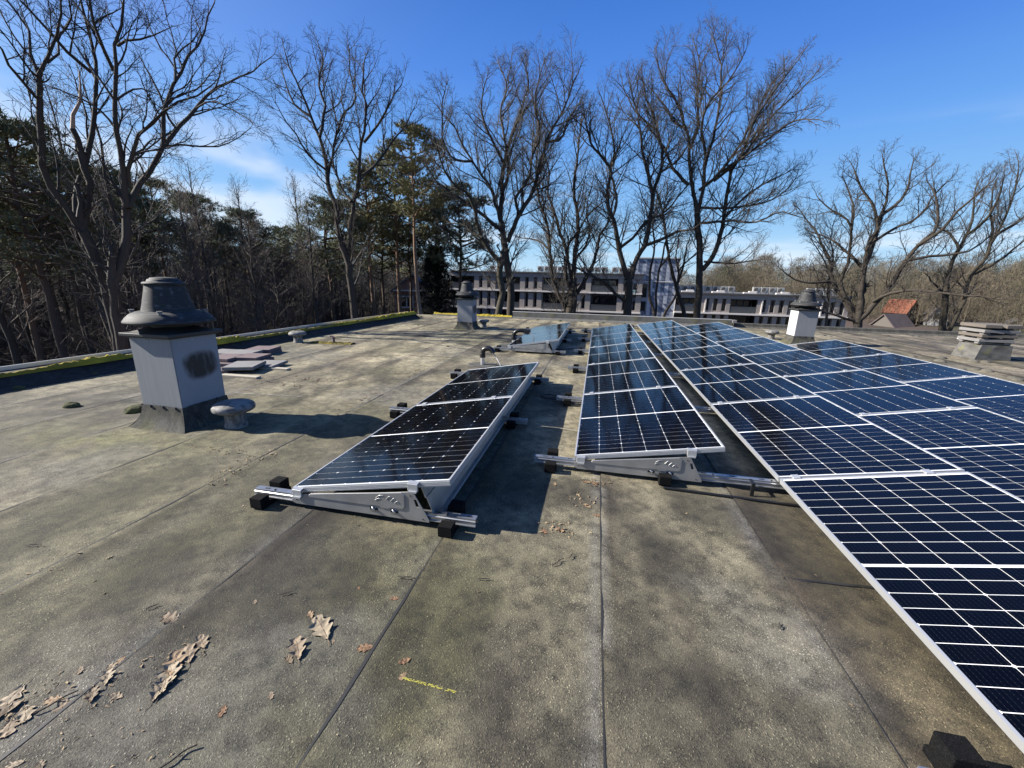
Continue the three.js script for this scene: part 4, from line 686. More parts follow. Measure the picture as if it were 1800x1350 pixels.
bigTree('bare_tree', 'tallest bare tree with a wide fan of fine branches right of the centre', 27, [
  [[24, 15, 0], 1224, 556, 1229, 500, 1230, 451, 1228, 416, 1225, 375], [[11, 3, .5], 1224, 380, 1222, 352, 1216, 325, 1211, 285, 1213, 254, 1204, 223, 1198, 197, 1184, 170, 1166, 140, 1155, 105], [[10, 2.5, -.5], 1227, 375, 1231, 352, 1238, 325, 1241, 281, 1253, 245, 1260, 208, 1267, 174, 1268, 120, 1255, 70], [[13, 2.5, 1], 1234, 475, 1252, 451, 1268, 404, 1273, 379, 1280, 330, 1286, 300, 1307, 263, 1320, 225, 1340, 175, 1362, 140], [[9, 2.5, -1], 1229, 335, 1251, 317, 1273, 292, 1296, 263, 1313, 232, 1335, 197, 1362, 160, 1395, 115], [[8, 2.5, 2], 1255, 318, 1307, 274, 1335, 234, 1369, 192, 1395, 170, 1425, 140], [[7, 2, -2], 1262, 305, 1310, 275, 1360, 236, 1395, 213, 1438, 210], [[7, 2, 1.5], 1229, 365, 1284, 365, 1329, 359, 1373, 343, 1400, 310], [[7, 2, -1.5], 1232, 392, 1284, 388, 1329, 390, 1373, 372, 1404, 381], [[9, 2.5, 1], 1210, 325, 1182, 294, 1164, 254, 1151, 225, 1135, 214, 1113, 190, 1095, 150], [[8, 2, 1], 1214, 260, 1228, 220, 1225, 170, 1232, 120, 1220, 75], [[8, 2, -1.6], 1241, 281, 1234, 240, 1240, 190, 1290, 130, 1310, 90], [[7, 2, 2], 1205, 225, 1185, 215, 1165, 180, 1140, 150], [[6, 2, -2.2], 1238, 460, 1262, 462, 1300, 462, 1345, 455], [[7, 2, 2.5], 1272, 385, 1310, 345, 1350, 320, 1390, 300]],
  { seed: 18, lmax: 2.3, spacing: .30, twig: M.twigs, n2: 10, n3: 6 });
const clumpLabel = ['slim dark stem left in the clump before the patterned tower', 'slim stem in the middle of the clump before the patterned tower', 'leaning dark stem crossing the patterned tower from the lower right', 'slim stem curving right beside the patterned tower'];
[[[[11, 3, .5], 1150, 555, 1142, 522, 1143, 475, 1150, 440, 1148, 392, 1155, 350]], [[[9, 3, .5], 1152, 557, 1155, 499, 1164, 451, 1171, 416, 1166, 380, 1172, 340], [[5, 2, .5], 1160, 470, 1180, 440, 1190, 410]], [[[15, 5, -.5], 1204, 558, 1188, 503, 1176, 451, 1169, 404, 1166, 380, 1155, 340], [[7, 2, 1], 1188, 505, 1200, 470, 1205, 440, 1215, 410]], [[[12, 3, 1], 1166, 557, 1188, 518, 1195, 475, 1211, 456, 1224, 446], [[5, 2, 1], 1193, 480, 1188, 450, 1195, 410]]].forEach((l, i) => bigTree('slim_tree', clumpLabel[i], 29 + i * .8, l, { seed: 20 + i, lmax: 1.8, n2: 6 }));
bigTree('bare_tree', 'broad low bare tree with many stems at the right, behind the white chimney', 27, [
  [[24, 15, 0], 1507, 578, 1511, 555, 1514, 525], [[12, 3, -.5], 1514, 530, 1520, 468, 1530, 425, 1542, 405, 1540, 380, 1525, 345, 1510, 325, 1502, 300], [[9, 2.5, .6], 1522, 465, 1540, 412, 1550, 380, 1557, 350, 1562, 320, 1552, 278], [[13, 3, .8, 0, 0, 0], 1511, 562, 1550, 520, 1570, 495, 1590, 462, 1612, 432, 1645, 400, 1647, 357, 1638, 330], [[8, 2, -.8], 1612, 432, 1662, 400, 1682, 370, 1712, 347, 1745, 318], [[7, 2, 1], 1592, 458, 1637, 450, 1700, 442, 1762, 400], [[11, 2.5, .8], 1506, 565, 1480, 525, 1462, 490, 1457, 457, 1442, 425, 1430, 400, 1408, 372], [[10, 2.5, -.8], 1505, 560, 1479, 500, 1492, 455, 1497, 405, 1490, 385, 1462, 370, 1440, 350], [[8, 2, 1], 1516, 470, 1480, 435, 1462, 420, 1435, 410, 1420, 405], [[7, 2, 1.5], 1530, 430, 1575, 400, 1612, 385, 1640, 345, 1665, 320], [[8, 2, -1], 1470, 497, 1455, 495, 1425, 497, 1400, 492, 1375, 475], [[8, 2, -1.4], 1535, 530, 1555, 520, 1600, 510, 1675, 517, 1750, 525], [[8, 2, 1.5], 1541, 385, 1585, 350, 1600, 310, 1605, 285], [[6, 2, 1], 1497, 405, 1500, 360, 1490, 330, 1480, 310], [[7, 2, -1.5], 1508, 565, 1470, 555, 1430, 540, 1405, 525]],
  { seed: 31, wk: 1.55, l1: .26, twig: M.twigsDark, lmax: 1.6, wob: .26, spacing: .31, up: .1, mossy: .6 });
bigTree('bare_tree', 'bare tree with ivy and moss at the far right edge leaning right', 33, [
  [[20, 14, 0], 1656, 580, 1660, 540, 1664, 500], [[11, 2.5, .6], 1664, 500, 1667, 480, 1682, 442, 1700, 412, 1712, 380, 1710, 350, 1722, 315], [[15, 3, -.6, 0, 0, 1], 1672, 576, 1692, 537, 1705, 487, 1735, 450, 1750, 415, 1770, 375, 1785, 330, 1790, 300], [[8, 2, 1], 1712, 482, 1750, 462, 1797, 425, 1830, 400], [[8, 2, 1.5], 1686, 440, 1670, 410, 1650, 400, 1640, 380], [[8, 2, -1], 1735, 450, 1745, 400, 1740, 360, 1752, 315], [[7, 2, 2], 1752, 412, 1790, 390, 1820, 350], [[7, 2, -1.5], 1663, 520, 1640, 495, 1625, 480], [[8, 2, -2], 1700, 412, 1735, 385, 1760, 340, 1765, 310]],
  { seed: 32, wk: 1.4, l1: .26, lmax: 1.7, wob: .26, spacing: .31, up: .1, mossy: 1.3, tone: [.10, .085, .06] });
bigTree('bare_tree', 'slender bare tree with pale bark standing right of the white chimney', 30, [
  [[10, 7, 0], 1451, 576, 1455, 530, 1458, 490], [[6, 2, 1], 1458, 490, 1466, 450, 1460, 420, 1468, 385], [[5, 2, -1], 1458, 480, 1440, 440, 1425, 420]], { seed: 33, lmax: 1.6, tone: [.20, .17, .13], mossy: .2 });

// pines: bare reddish trunk, boughs with tufts of needles
function tuftInto(P, C, x, y, z, s, tone, out) {
  for (let k = 0; k < 10; k++) {
    const a = rnd() * 6.283, e = rr(-.35, 1.1), L = s * rr(.6, 1.15), dx = Math.cos(a) * Math.cos(e) + out[0] * .5, dy = Math.sin(e) + .1, dz = Math.sin(a) * Math.cos(e) + out[1] * .5, w = L * .11;
    const sx = -Math.sin(a) * w, sz = Math.cos(a) * w, t = rr(.6, 1.35);
    P.push(x - sx, y, z - sz, x + sx, y + w * .6, z + sz, x + dx * L, y + dy * L, z + dz * L); for (let q = 0; q < 3; q++) C.push(tone[0] * t, tone[1] * t, tone[2] * t);
  }
}
function pineGeo(o) {
  rnd = mulberry(o.seed); const T = new Tubes(), B = new Tubes(), P = [], C = [], H = o.H, pts = [], rad = [];
  for (let i = 0; i <= 14; i++) { const t = i / 14; pts.push(new THREE.Vector3(o.lean * H * t + .5 * (fbm(t * 4, 1, o.seed, 2) - .5) * sm(.15, .5, t), t * H - .2, .4 * (fbm(t * 3, 9, o.seed, 2) - .5))); rad.push(mix(o.r, o.r * .22, t)); }
  T.add(pts, rad, 9, (p, nx) => mix3(o.bark[0], o.bark[1], sm(.2, .6, p.y / H)));
  for (let b = 0; b < o.boughs; b++) {
    const t = mix(o.low, .99, Math.pow((b + rnd()) / o.boughs, .85)), f = t * 14, i = Math.min(13, f | 0), s = pts[i].clone().lerp(pts[i + 1], f - i), az = b * 2.4 + rr(-.5, .5), u = (t - o.low) / (1 - o.low);
    const L = o.spread * (.45 + .75 * Math.sin(Math.PI * Math.min(1, u * .8 + .2))) * rr(.55, 1.15) * (u > .85 ? .7 : 1), q = [s.clone()], r = [.06 * L / 2.5 + .01]; const d = new THREE.Vector3(Math.cos(az), rr(-.05, .45), Math.sin(az)).normalize(); const c = s.clone();
    for (let k = 1; k <= 5; k++) { d.y += rr(-.05, .2); d.x += rr(-.2, .2); d.z += rr(-.2, .2); d.normalize(); c.addScaledVector(d, L / 5); q.push(c.clone()); r.push(r[0] * (1 - .16 * k)); }
    B.add(q, r, 4, () => o.bark[1]);
    const n = Math.round(o.tufts * 1.5 * (.5 + L / o.spread)), clumps = [0, 1, 2, 3].map(() => { const a = 2 + 3 * Math.pow(rnd(), .6), i2 = Math.min(4, a | 0); return q[i2].clone().lerp(q[i2 + 1], a - i2).add(new THREE.Vector3(rr(-.5, .5), rr(0, .35), rr(-.5, .5)).multiplyScalar(L * .28)); });
    for (let k = 0; k < n; k++) { const w = clumps[k & 3], sp = (.30 + .13 * L) * Math.cbrt(rnd()), ca = rnd() * 6.283, ce = Math.asin(rr(-.45, 1)); tuftInto(P, C, w.x + Math.cos(ca) * Math.cos(ce) * sp * 1.35, w.y + Math.sin(ce) * sp * .8, w.z + Math.sin(ca) * Math.cos(ce) * sp * 1.35, o.size, o.tone, [d.x, d.z]); }
  }
  const g = new THREE.BufferGeometry(); g.setAttribute('position', new THREE.Float32BufferAttribute(P, 3)); g.setAttribute('color', new THREE.Float32BufferAttribute(C, 3)); g.computeVertexNormals();
  return { trunk: T.geo(), boughs: B.geo(), crown: g };
}
const pineBarks = [[[.17, .13, .10], [.34, .20, .12]], [[.10, .08, .065], [.17, .115, .08]], [[.40, .33, .27], [.34, .22, .14]]];
const pines = [pineGeo({ seed: 51, H: 17, r: .22, lean: .02, bark: pineBarks[0], low: .58, boughs: 30, spread: 2.5, tufts: 36, size: .30, tone: [.26, .25, .125] }), pineGeo({ seed: 52, H: 15, r: .20, lean: -.02, bark: pineBarks[1], low: .52, boughs: 32, spread: 3.0, tufts: 36, size: .32, tone: [.21, .225, .125] }), pineGeo({ seed: 53, H: 19, r: .20, lean: -.03, bark: pineBarks[2], low: .62, boughs: 26, spread: 2.3, tufts: 36, size: .28, tone: [.27, .26, .13] })];
function pine(px, py, D, proto, H, label, turn, group) {
  const p = at(px, py, D), y = landY(p.x, p.z), t = thing('pine_tree', label, 'pine tree', [p.x, y, p.z], group, turn), g = pines[proto], top = p.y - y; t.scale.setScalar(top / H);
  part(t, 'trunk', g.trunk, M.pineBark); part(t, 'boughs', g.boughs, M.pineBark); part(t, 'crown', g.crown, M.needles); return t;
}
pine(733, 205, 26, 2, 19.2, 'tall pine with a slim pale trunk and high crown left of the centre', .4);
pine(690, 262, 34, 0, 17.2, 'pine with reddish trunk just left of the tall pale trunked pine', 2.2);
pine(645, 290, 34, 0, 17.2, 'bushy pine right behind the V forked bare tree', 4.0);
pine(572, 345, 33, 1, 15.2, 'spreading dark pine left of the V forked bare tree', 1.1);
pine(806, 318, 34, 1, 15.2, 'dark pine just left of the central grey trunk', 5.1);
pine(662, 350, 38, 1, 15.2, 'lower dense pine in the middle of the pine group', 3.3);
pine(762, 330, 37, 0, 17.2, 'pine behind the tall pale trunked pine, to its right', .9);
pine(610, 350, 39, 0, 17.2, 'shaded pine deep behind the V forked tree', 2.7);
pine(718, 360, 40, 1, 15.2, 'background pine filling the gap in the pine group', 1.9);
// dark dense evergreen by the brick house
{ rnd = mulberry(61); const P = [], C = [], p = at(768, 540, 36), y = landY(p.x, p.z), t = thing('dark_conifer', 'dense nearly black conifer right of the brick house', 'conifer', [p.x, y, p.z]); const T = new Tubes(); T.add([new THREE.Vector3(0, -.2, 0), new THREE.Vector3(0, 8, 0)], [.2, .05], 8, () => [.08, .06, .05]); part(t, 'trunk', T.geo(), M.pineBark);
  for (let i = 0; i < 3000; i++) { const h = Math.pow(rnd(), .8) * 9.6, r = 2.3 * Math.pow(1 - h / 10, .55) * Math.sqrt(rnd()), a = rnd() * 6.283; tuftInto(P, C, Math.cos(a) * r, h + .2, Math.sin(a) * r, .30, [.013, .019, .011], [Math.cos(a), Math.sin(a)]); }
  const g = new THREE.BufferGeometry(); g.setAttribute('position', new THREE.Float32BufferAttribute(P, 3)); g.setAttribute('color', new THREE.Float32BufferAttribute(C, 3)); g.computeVertexNormals(); part(t, 'crown', g, M.needles); }

// the wood on the left: slender bare trees, a few pines, brush
function bareGeo(o) {
  rnd = mulberry(o.seed); const T = new Tubes(), tw = new Tubes(), H = o.H, pts = [], rad = [];
  for (let i = 0; i <= 16; i++) { const t = i / 16; pts.push(new THREE.Vector3(o.lean * H * t + 1.0 * (fbm(t * 5, 2, o.seed, 2) - .5) * sm(0, .3, t), t * H - .2, 1.0 * (fbm(t * 5, 7, o.seed, 2) - .5) * sm(0, .3, t))); rad.push(mix(o.r, .018, Math.pow(t, .85))); }
  T.add(pts, rad, 8, barkColour(.35, o.tone));
  for (let b = 0; b < o.n; b++) { const t = mix(o.low, .98, (b + rnd()) / o.n), f = t * 16, i = Math.min(15, f | 0), s = pts[i].clone().lerp(pts[i + 1], f - i), a = rr(o.a0, o.a1), d = around(new THREE.Vector3(0, 1, 0), a, b * 2.4 + rr(-.6, .6)); grow(tw, s, d, o.L * (1.15 - .7 * t) * rr(.5, 1.15), Math.min(rad[i] * .5, .035), 1, o); }
  return { trunk: T.geo(), crown: tw.geo() };
}
const bares = [bareGeo({ seed: 71, H: 15.5, r: .20, lean: .02, tone: [.085, .07, .058], n: 34, low: .28, a0: .5, a1: 1.1, L: 4.2, wob: .16, up: .07, n2: 8, n3: 4, rmin: .0065 }), bareGeo({ seed: 72, H: 13.5, r: .16, lean: -.04, tone: [.075, .064, .052], n: 34, low: .15, a0: .7, a1: 1.35, L: 4.0, wob: .16, up: .03, n2: 8, n3: 4, rmin: .0065 }), bareGeo({ seed: 73, H: 17, r: .24, lean: .05, tone: [.09, .075, .06], n: 38, low: .35, a0: .4, a1: 1.0, L: 4.4, wob: .18, up: .08, n2: 8, n3: 4, rmin: .0065 })];
rnd = mulberry(81); const pineOrd = ordinal;
const woodSpots = [];
function inWood(bearing, D) { const b = bearing * Math.PI / 180; return [-Math.sin(b) * D, -Math.cos(b) * D]; }
for (let tries = 0; tries < 4000 && woodSpots.length < 50; tries++) { const b = rr(37, 78), D = mix(19, 52, Math.pow(rnd(), .8)), [x, z] = inWood(b, D); if (x > -11.5 || woodSpots.some(([a, c]) => Math.hypot(a - x, c - z) < 2.1)) continue; woodSpots.push([x, z, D]); }
const woodBare = bares.map((g, i) => null);
woodSpots.forEach(([x, z, D], i) => {
  const bear = Math.atan2(-x, -z) * 180 / Math.PI, k = i % 3, s = rr(.68, 1.0) * (D > 34 ? 1.02 : .92) * mix(.82, 1, sm(46, 60, bear)), y = landY(x, z); rnd();
  let t = woodBare[k]; if (t) t = dup(t, null, [x, y, z], rr(0, 6.28)); else { t = woodBare[k] = thing('woodland_tree', 'slender bare tree in the dark wood beyond the mossy parapet', 'tree', [x, y, z], 'bare trees of the wood on the left', rr(0, 6.28)); part(t, 'trunk', bares[k].trunk, M.bark); part(t, 'crown', bares[k].crown, M.twigsWood); }
  t.scale.setScalar(s);
});
[[10, 195, 24, 1, 1.0], [80, 268, 30, 1, 2.0], [-40, 230, 27, 0, .3], [160, 285, 36, 1, 3.1], [330, 335, 40, 1, 4.4], [262, 310, 44, 0, 5.2], [425, 365, 42, 1, .8], [490, 395, 48, 1, 2.9], [215, 330, 34, 1, 1.6], [40, 330, 33, 1, 4.0], [120, 340, 40, 0, 2.2], [380, 385, 50, 1, 5.9]].sort((a, b) => a[0] - b[0]).forEach(([x, y, D, pr, a], i) => pine(x, y, D, pr, [17.2, 15.2, 19.2][pr], `${pineOrd[i]} dark pine from the left in the wood on the left`, a, 'dark pines of the wood on the left'));
function instanced(name, geo, mat, list, label, colour) {
  const im = new THREE.InstancedMesh(geo, mat, list.length), m4 = new THREE.Matrix4(), q = new THREE.Quaternion(), v = new THREE.Vector3(), c = new THREE.Color();
  list.forEach(([x, y, z, s, sy, a], i) => { q.setFromAxisAngle(UP, a); m4.compose(v.set(x, y, z), q, new THREE.Vector3(s, sy, s)); im.setMatrixAt(i, m4); if (colour) { const k = colour(i); im.setColorAt(i, c.setRGB(...k)); } });
  im.name = name; im.castShadow = im.receiveShadow = true; scene.add(im); return tag(im, label, null, null, 'stuff');
}
{ // brush under the wood, and the wood going on behind
  rnd = mulberry(83); const B = new Tubes(); for (let i = 0; i < 15; i++) grow(B, new THREE.Vector3(rr(-.3, .3), 0, rr(-.3, .3)), new THREE.Vector3(rr(-.8, .8), 1, rr(-.8, .8)).normalize(), rr(1.2, 2.6), .012, 1, { wob: .22, up: .02, n2: 6, n3: 4, rmin: .0045 });
  const spots = []; for (let i = 0; i < 620; i++) { const b = rr(30, 80), D = rr(17, 55), [x, z] = inWood(b, D); if (x > -10) continue; const s = rr(.6, 1.5); spots.push([x, landY(x, z), z, s, s * rr(.7, 1.2), rr(0, 6.28)]); }
  instanced('wood_brush', B.geo(), std(.07, .054, .044, .95), spots, 'leafless brush under the trees of the left wood');
  const W = new Tubes(); rnd = mulberry(84); W.add([new THREE.Vector3(0, 0, 0), new THREE.Vector3(.2, 7, 0), new THREE.Vector3(0, 14, .2)], [.17, .1, .02], 5); for (let i = 0; i < 30; i++) { const t = .12 + .86 * i / 30; grow(W, new THREE.Vector3(.1, t * 13.6, .05), around(UP, rr(.5, 1.2), i * 2.4), 4.0 * (1.15 - .7 * t) * rr(.6, 1.1), .035, 1, { wob: .16, up: .05, n2: 6, n3: 4, rmin: .011 }); }
  const far = []; for (let i = 0; i < 620; i++) { const b = rr(22, 82), D = rr(46, 100), [x, z] = inWood(b, D); far.push([x, landY(x, z), z, rr(.7, 1.0), rr(.62, .98) * mix(.85, 1, sm(40, 60, b)), rr(0, 6.28)]); }
  instanced('wood_backdrop', W.geo(), M.twigs, far, 'the bare wood continuing far behind on the left');
}
// far woodland on the right and behind the apartment block
function bushGeo(seed, n, w, up) {
  rnd = mulberry(seed); const P = [], N = []; 
  for (let i = 0; i < n; i++) {
    const a = rnd() * 6.283, h = rnd(), r = Math.sqrt(rnd()) * (1 - .5 * h * h) * (.55 + .6 * Math.sin(Math.PI * Math.min(1, h * .9 + .12))), x = Math.cos(a) * r, z = Math.sin(a) * r, y = .12 + .86 * h * Math.sqrt(1 - r * r * .35);
    const L = rr(.045, .11), dx = Math.cos(a) * .5 + rr(-.8, .8), dy = up + rr(-.7, .7), dz = Math.sin(a) * .5 + rr(-.8, .8), q = 1 / Math.hypot(dx, dy, dz), b = rnd() * 6.283;
    P.push(x - Math.cos(b) * w, y, z - Math.sin(b) * w, x + Math.cos(b) * w, y, z + Math.sin(b) * w, x + dx * q * L, y + dy * q * L, z + dz * q * L);
  }
  const T = new Tubes(); T.add([new THREE.Vector3(0, 0, 0), new THREE.Vector3(.02, .4, 0), new THREE.Vector3(0, .85, .02)], [.03, .022, .006], 5);
  const g = new THREE.BufferGeometry(); g.setAttribute('position', new THREE.Float32BufferAttribute(P, 3)); g.computeVertexNormals(); return merge([g, T.geo()]);
}
{
  rnd = mulberry(91); const list = [], cols = [];
  const addBand = (n, b0, b1, d0, d1, h0, h1) => { for (let i = 0; i < n; i++) { const b = rr(b0, b1) * Math.PI / 180, D = rr(d0, d1), x = Math.sin(b) * D, z = -Math.cos(b) * D, h = rr(h0, h1); list.push([x, landY(x, z) - .3, z, h * rr(.34, .5), h, rr(0, 6.28)]); const k = rr(.7, 1.25), w = rnd(); cols.push(w < .1 ? [.035 * k, .042 * k, .018 * k] : mix3([.12 * k, .102 * k, .066 * k], [.15 * k, .122 * k, .085 * k], rnd())); } };
  addBand(330, 4, 62, 122, 180, 7.6, 11.2); addBand(130, 20, 62, 106, 124, 5.5, 8.5); addBand(160, 14, 60, 175, 240, 11.5, 15); addBand(120, -30, 8, 100, 150, 8, 11);
  instanced('far_woodland', bushGeo(92, 1900, .0075, .35), new THREE.MeshStandardMaterial({ color: new THREE.Color().setRGB(ALB, ALB, ALB), roughness: 1, side: THREE.DoubleSide }), list, 'sunlit brown bare woodland on the slope behind the houses', (i) => cols[i]);
  rnd = mulberry(93); const l2 = []; for (let i = 0; i < 110; i++) { const x = rr(-14, 34), z = rr(-46, -19); const s = rr(.8, 1.8); l2.push([x, landY(x, z), z, s, s * rr(.8, 1.3), rr(0, 6.28)]); }
  for (let i = 0; i < 60; i++) { const p = at(rr(1480, 1830), 590, rr(36, 62)), s = rr(.9, 1.7); l2.push([p.x, landY(p.x, p.z), p.z, s, s * rr(1, 1.6), rr(0, 6.28)]); }
  instanced('garden_shrubs', bushGeo(94, 800, .014, .3), new THREE.MeshStandardMaterial({ color: new THREE.Color().setRGB(ALB, ALB, ALB), roughness: 1, side: THREE.DoubleSide }), l2, 'low shrubs in the gardens between the roof and the apartment block', (i) => { const k = .7 + .6 * hash2(i, 1, 3); return hash2(i, 2, 5) < .55 ? [.085 * k, .10 * k, .035 * k] : [.19 * k, .15 * k, .10 * k]; });
}
// ------------------------------------------------------------------ apartment block opposite
M.facade = new THREE.MeshStandardMaterial({ roughness: .9, map: tex(128, 128, (u, v) => { const n = fbm(u * 6, v * 6, 501, 4, 6), k = .33 + .08 * n; return [k, k * .88, k * .79]; }) });
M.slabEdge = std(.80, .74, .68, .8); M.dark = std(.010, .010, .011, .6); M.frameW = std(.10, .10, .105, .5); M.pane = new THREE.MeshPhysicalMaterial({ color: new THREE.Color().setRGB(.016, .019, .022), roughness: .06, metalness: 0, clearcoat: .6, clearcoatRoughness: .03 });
M.railing = new THREE.MeshPhysicalMaterial({ color: new THREE.Color().setRGB(.06, .065, .072), roughness: .15, clearcoat: .4 });
M.heat = std(.42, .41, .39, .6); M.fan = std(.012, .012, .013, .7);
const ZF = -66;
function windowPart(parent, x, y, w, h, z) { const f = part(parent, 'window', [bx(x, y + h / 2, z, w, .07, .08), bx(x, y - h / 2, z, w, .07, .08), bx(x - w / 2, y, z, .07, h, .08), bx(x + w / 2, y, z, .07, h, .08), ...(w > 1.2 ? [bx(x, y, z, .06, h, .06)] : [])], M.frameW); part(f, 'pane', bx(x, y, z - .03, w - .05, h - .05, .03), M.pane); }
function block(label, x0, bays, storeys, topY, pattern) {
  const t = thing('apartment_block', label, 'apartment building', [0, 0, ZF]), SH = 2.9, P = 7.7, W = bays * P, depth = 11;
  const body = [bx(x0 + W / 2, topY - storeys * SH / 2 - .1, -depth / 2 - 1.7, W, storeys * SH + .2, depth)];
  part(t, 'core', body, M.facade);
  part(t, 'roof', [bx(x0 + W / 2, topY + .02, -depth / 2 - .2, W + .3, .16, depth + 1.2)], std(.12, .12, .12, .95));
  part(t, 'fascia', [bx(x0 + W / 2, topY - .42, .0, W, .62, .30), bx(x0 + W / 2, topY - .08, .12, W + .2, .06, .2)], M.facade);
  for (let s = 0; s < storeys; s++) {
    const yb = topY - .73 - (s + 1) * SH + .73, yt = yb + SH - (s ? .22 : .73);
    part(t, 'floor_slab', [bx(x0 + W / 2, yb + .02, .10, W + .1, .22, .55), bx(x0 + W / 2, yb + .1, -.85, W, .16, 1.6)], M.slabEdge);
    for (let b = 0; b < bays; b++) {
      const xb = x0 + b * P, h = yt - yb - .12, ym = yb + .12 + h / 2, lw = pattern === 3 ? 3.6 : 4.1;
      // deep loggia
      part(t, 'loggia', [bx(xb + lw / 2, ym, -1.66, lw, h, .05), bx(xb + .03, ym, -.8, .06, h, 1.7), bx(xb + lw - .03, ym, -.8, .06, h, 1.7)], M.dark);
      for (const k of [.22, .5, .78]) windowPart(t, xb + lw * k, ym - .1, 1.15, h - .25, -1.58);
      part(t, 'railing', [bx(xb + lw / 2, yb + .60, .02, lw - .05, .92, .03)], M.railing); part(t, 'handrail', [bx(xb + lw / 2, yb + 1.08, .02, lw, .05, .06)], M.frameW);
      // wall piers with slanted reveals and tall narrow windows
      const free = P - lw, nW = pattern, pw = pattern === 3 ? .58 : .80, ww = (free - pw * (nW + 1)) / nW;
      for (let i = 0; i <= nW; i++) { const px = xb + lw + pw / 2 + i * (pw + ww); part(t, 'pier', [bx(px, ym, -.18, pw, h, .5), bx(px + pw / 2 + .04, ym, -.4, .10, h, .25, .5)], M.facade); }
      for (let i = 0; i < nW; i++) { const px = xb + lw + pw + ww / 2 + i * (pw + ww); windowPart(t, px, ym + .12, ww - .08, h - .5, -.42); part(t, 'sill', [bx(px, yb + .26, -.2, ww, .30, .5)], M.facade); }
    }
  }
  return t;
}
block('long grey three storey apartment block with deep dark balconies in the centre background', -24.2, 4, 3, 2.72, 2);
block('lower grey apartment wing right of the patterned tower with narrow windows', 11.6, 3, 2, .22, 3);
{ // white posts at the ends of the lower wing's balconies and clutter
  for (let b = 0; b < 3; b++) single('balcony_post', [bx(0, 0, 0, .16, 2.2, .16)], M.slabEdge, `white post at the ${ordinal[b]} balcony from the left of the lower apartment wing`, 'post', [11.6 + b * 7.7 + 4.25, -1.55, ZF + .12], 'white balcony posts');
  single('garden_parasol', [cyl(0, 0, 0, .03, .03, 2.0, 8), lathe([[.32, .35], [.26, .8], [.12, 1.6], [.03, 2.1]], 12)], std(.16, .19, .12, .9), 'folded grey green parasol on a balcony of the long apartment block', 'parasol', [-24.2 + 3 * 7.7 - 8.5 + 1.2, -.02, ZF - .5]);
  single('balcony_bench', [bx(0, .45, 0, 1.4, .08, .4), bx(0, .8, -.2, 1.4, .5, .06), bx(-.6, .2, 0, .08, .45, .4), bx(.6, .2, 0, .08, .45, .4)], std(.34, .34, .33, .8), 'pale bench on a balcony of the lower apartment wing', 'bench', [11.6 + 2.2, -2.45, ZF - .45]);
  single('balcony_planter', [rb(0, .2, 0, .7, .4, .35, .02), bx(0, .43, 0, .6, .06, .28)], std(.30, .42, .45, .8), 'small bluish planter on the slab edge of the long apartment block', 'planter', [5.3, -.02, ZF + .05]);
}
{ // patterned stair tower: glazed panels in a white and blue chequer
  const t = thing('patterned_tower', 'tall stair tower clad in a blue and white patchwork of small panels', 'tower', [8.4, 0, ZF]);
  part(t, 'core', [bx(0, -.6, -2.4, 6.4, 11.4, 4.2)], std(.35, .37, .42, .8)); part(t, 'side_wall', [bx(3.25, -.6, -2.3, .1, 11.5, 4.4)], std(.72, .71, .68, .8));
  const tones = [std(.55, .57, .62, .4), std(.20, .23, .31, .35), std(.42, .46, .54, .4), std(.10, .12, .18, .35)], lists = [[], [], [], []], s = .56; rnd = mulberry(511);
  for (let j = 0; j < 19; j++) for (let i = 0; i < 11; i++) {
    const x = -3.2 + .3 + i * .58, y = -5.9 + j * .585; if (x < -.9 && y < 1.6 && j > 5) continue;          // the lower left holds windows
    const k = (i + 2 * j) % 4, tri = new THREE.Shape((i + j) % 2 ? [new THREE.Vector2(-s / 2, -s / 2), new THREE.Vector2(s / 2, -s / 2), new THREE.Vector2(-s / 2, s / 2)] : [new THREE.Vector2(s / 2, s / 2), new THREE.Vector2(-s / 2, s / 2), new THREE.Vector2(s / 2, -s / 2)]);
    lists[(k + (rnd() < .3 ? 1 : 0)) % 4].push(bx(x, y, -.27, s, s, .06)); lists[(k + 2) % 4].push(new THREE.ExtrudeGeometry(tri, { depth: .02, bevelEnabled: false }).translate(x, y, -.238));
  }
  lists.forEach((l, i) => tag(part(t, 'facade_panels', l, tones[i]), null, null, null, 'stuff'));
  part(t, 'cornice', [bx(0, 1.72, -.2, 6.5, .10, .2), bx(0, 5.18, -.2, 6.5, .12, .3)], M.slabEdge);
  for (let k = 0; k < 3; k++) windowPart(t, -2.0, .35 - k * 2.6, 1.9, 2.0, -.24);
}
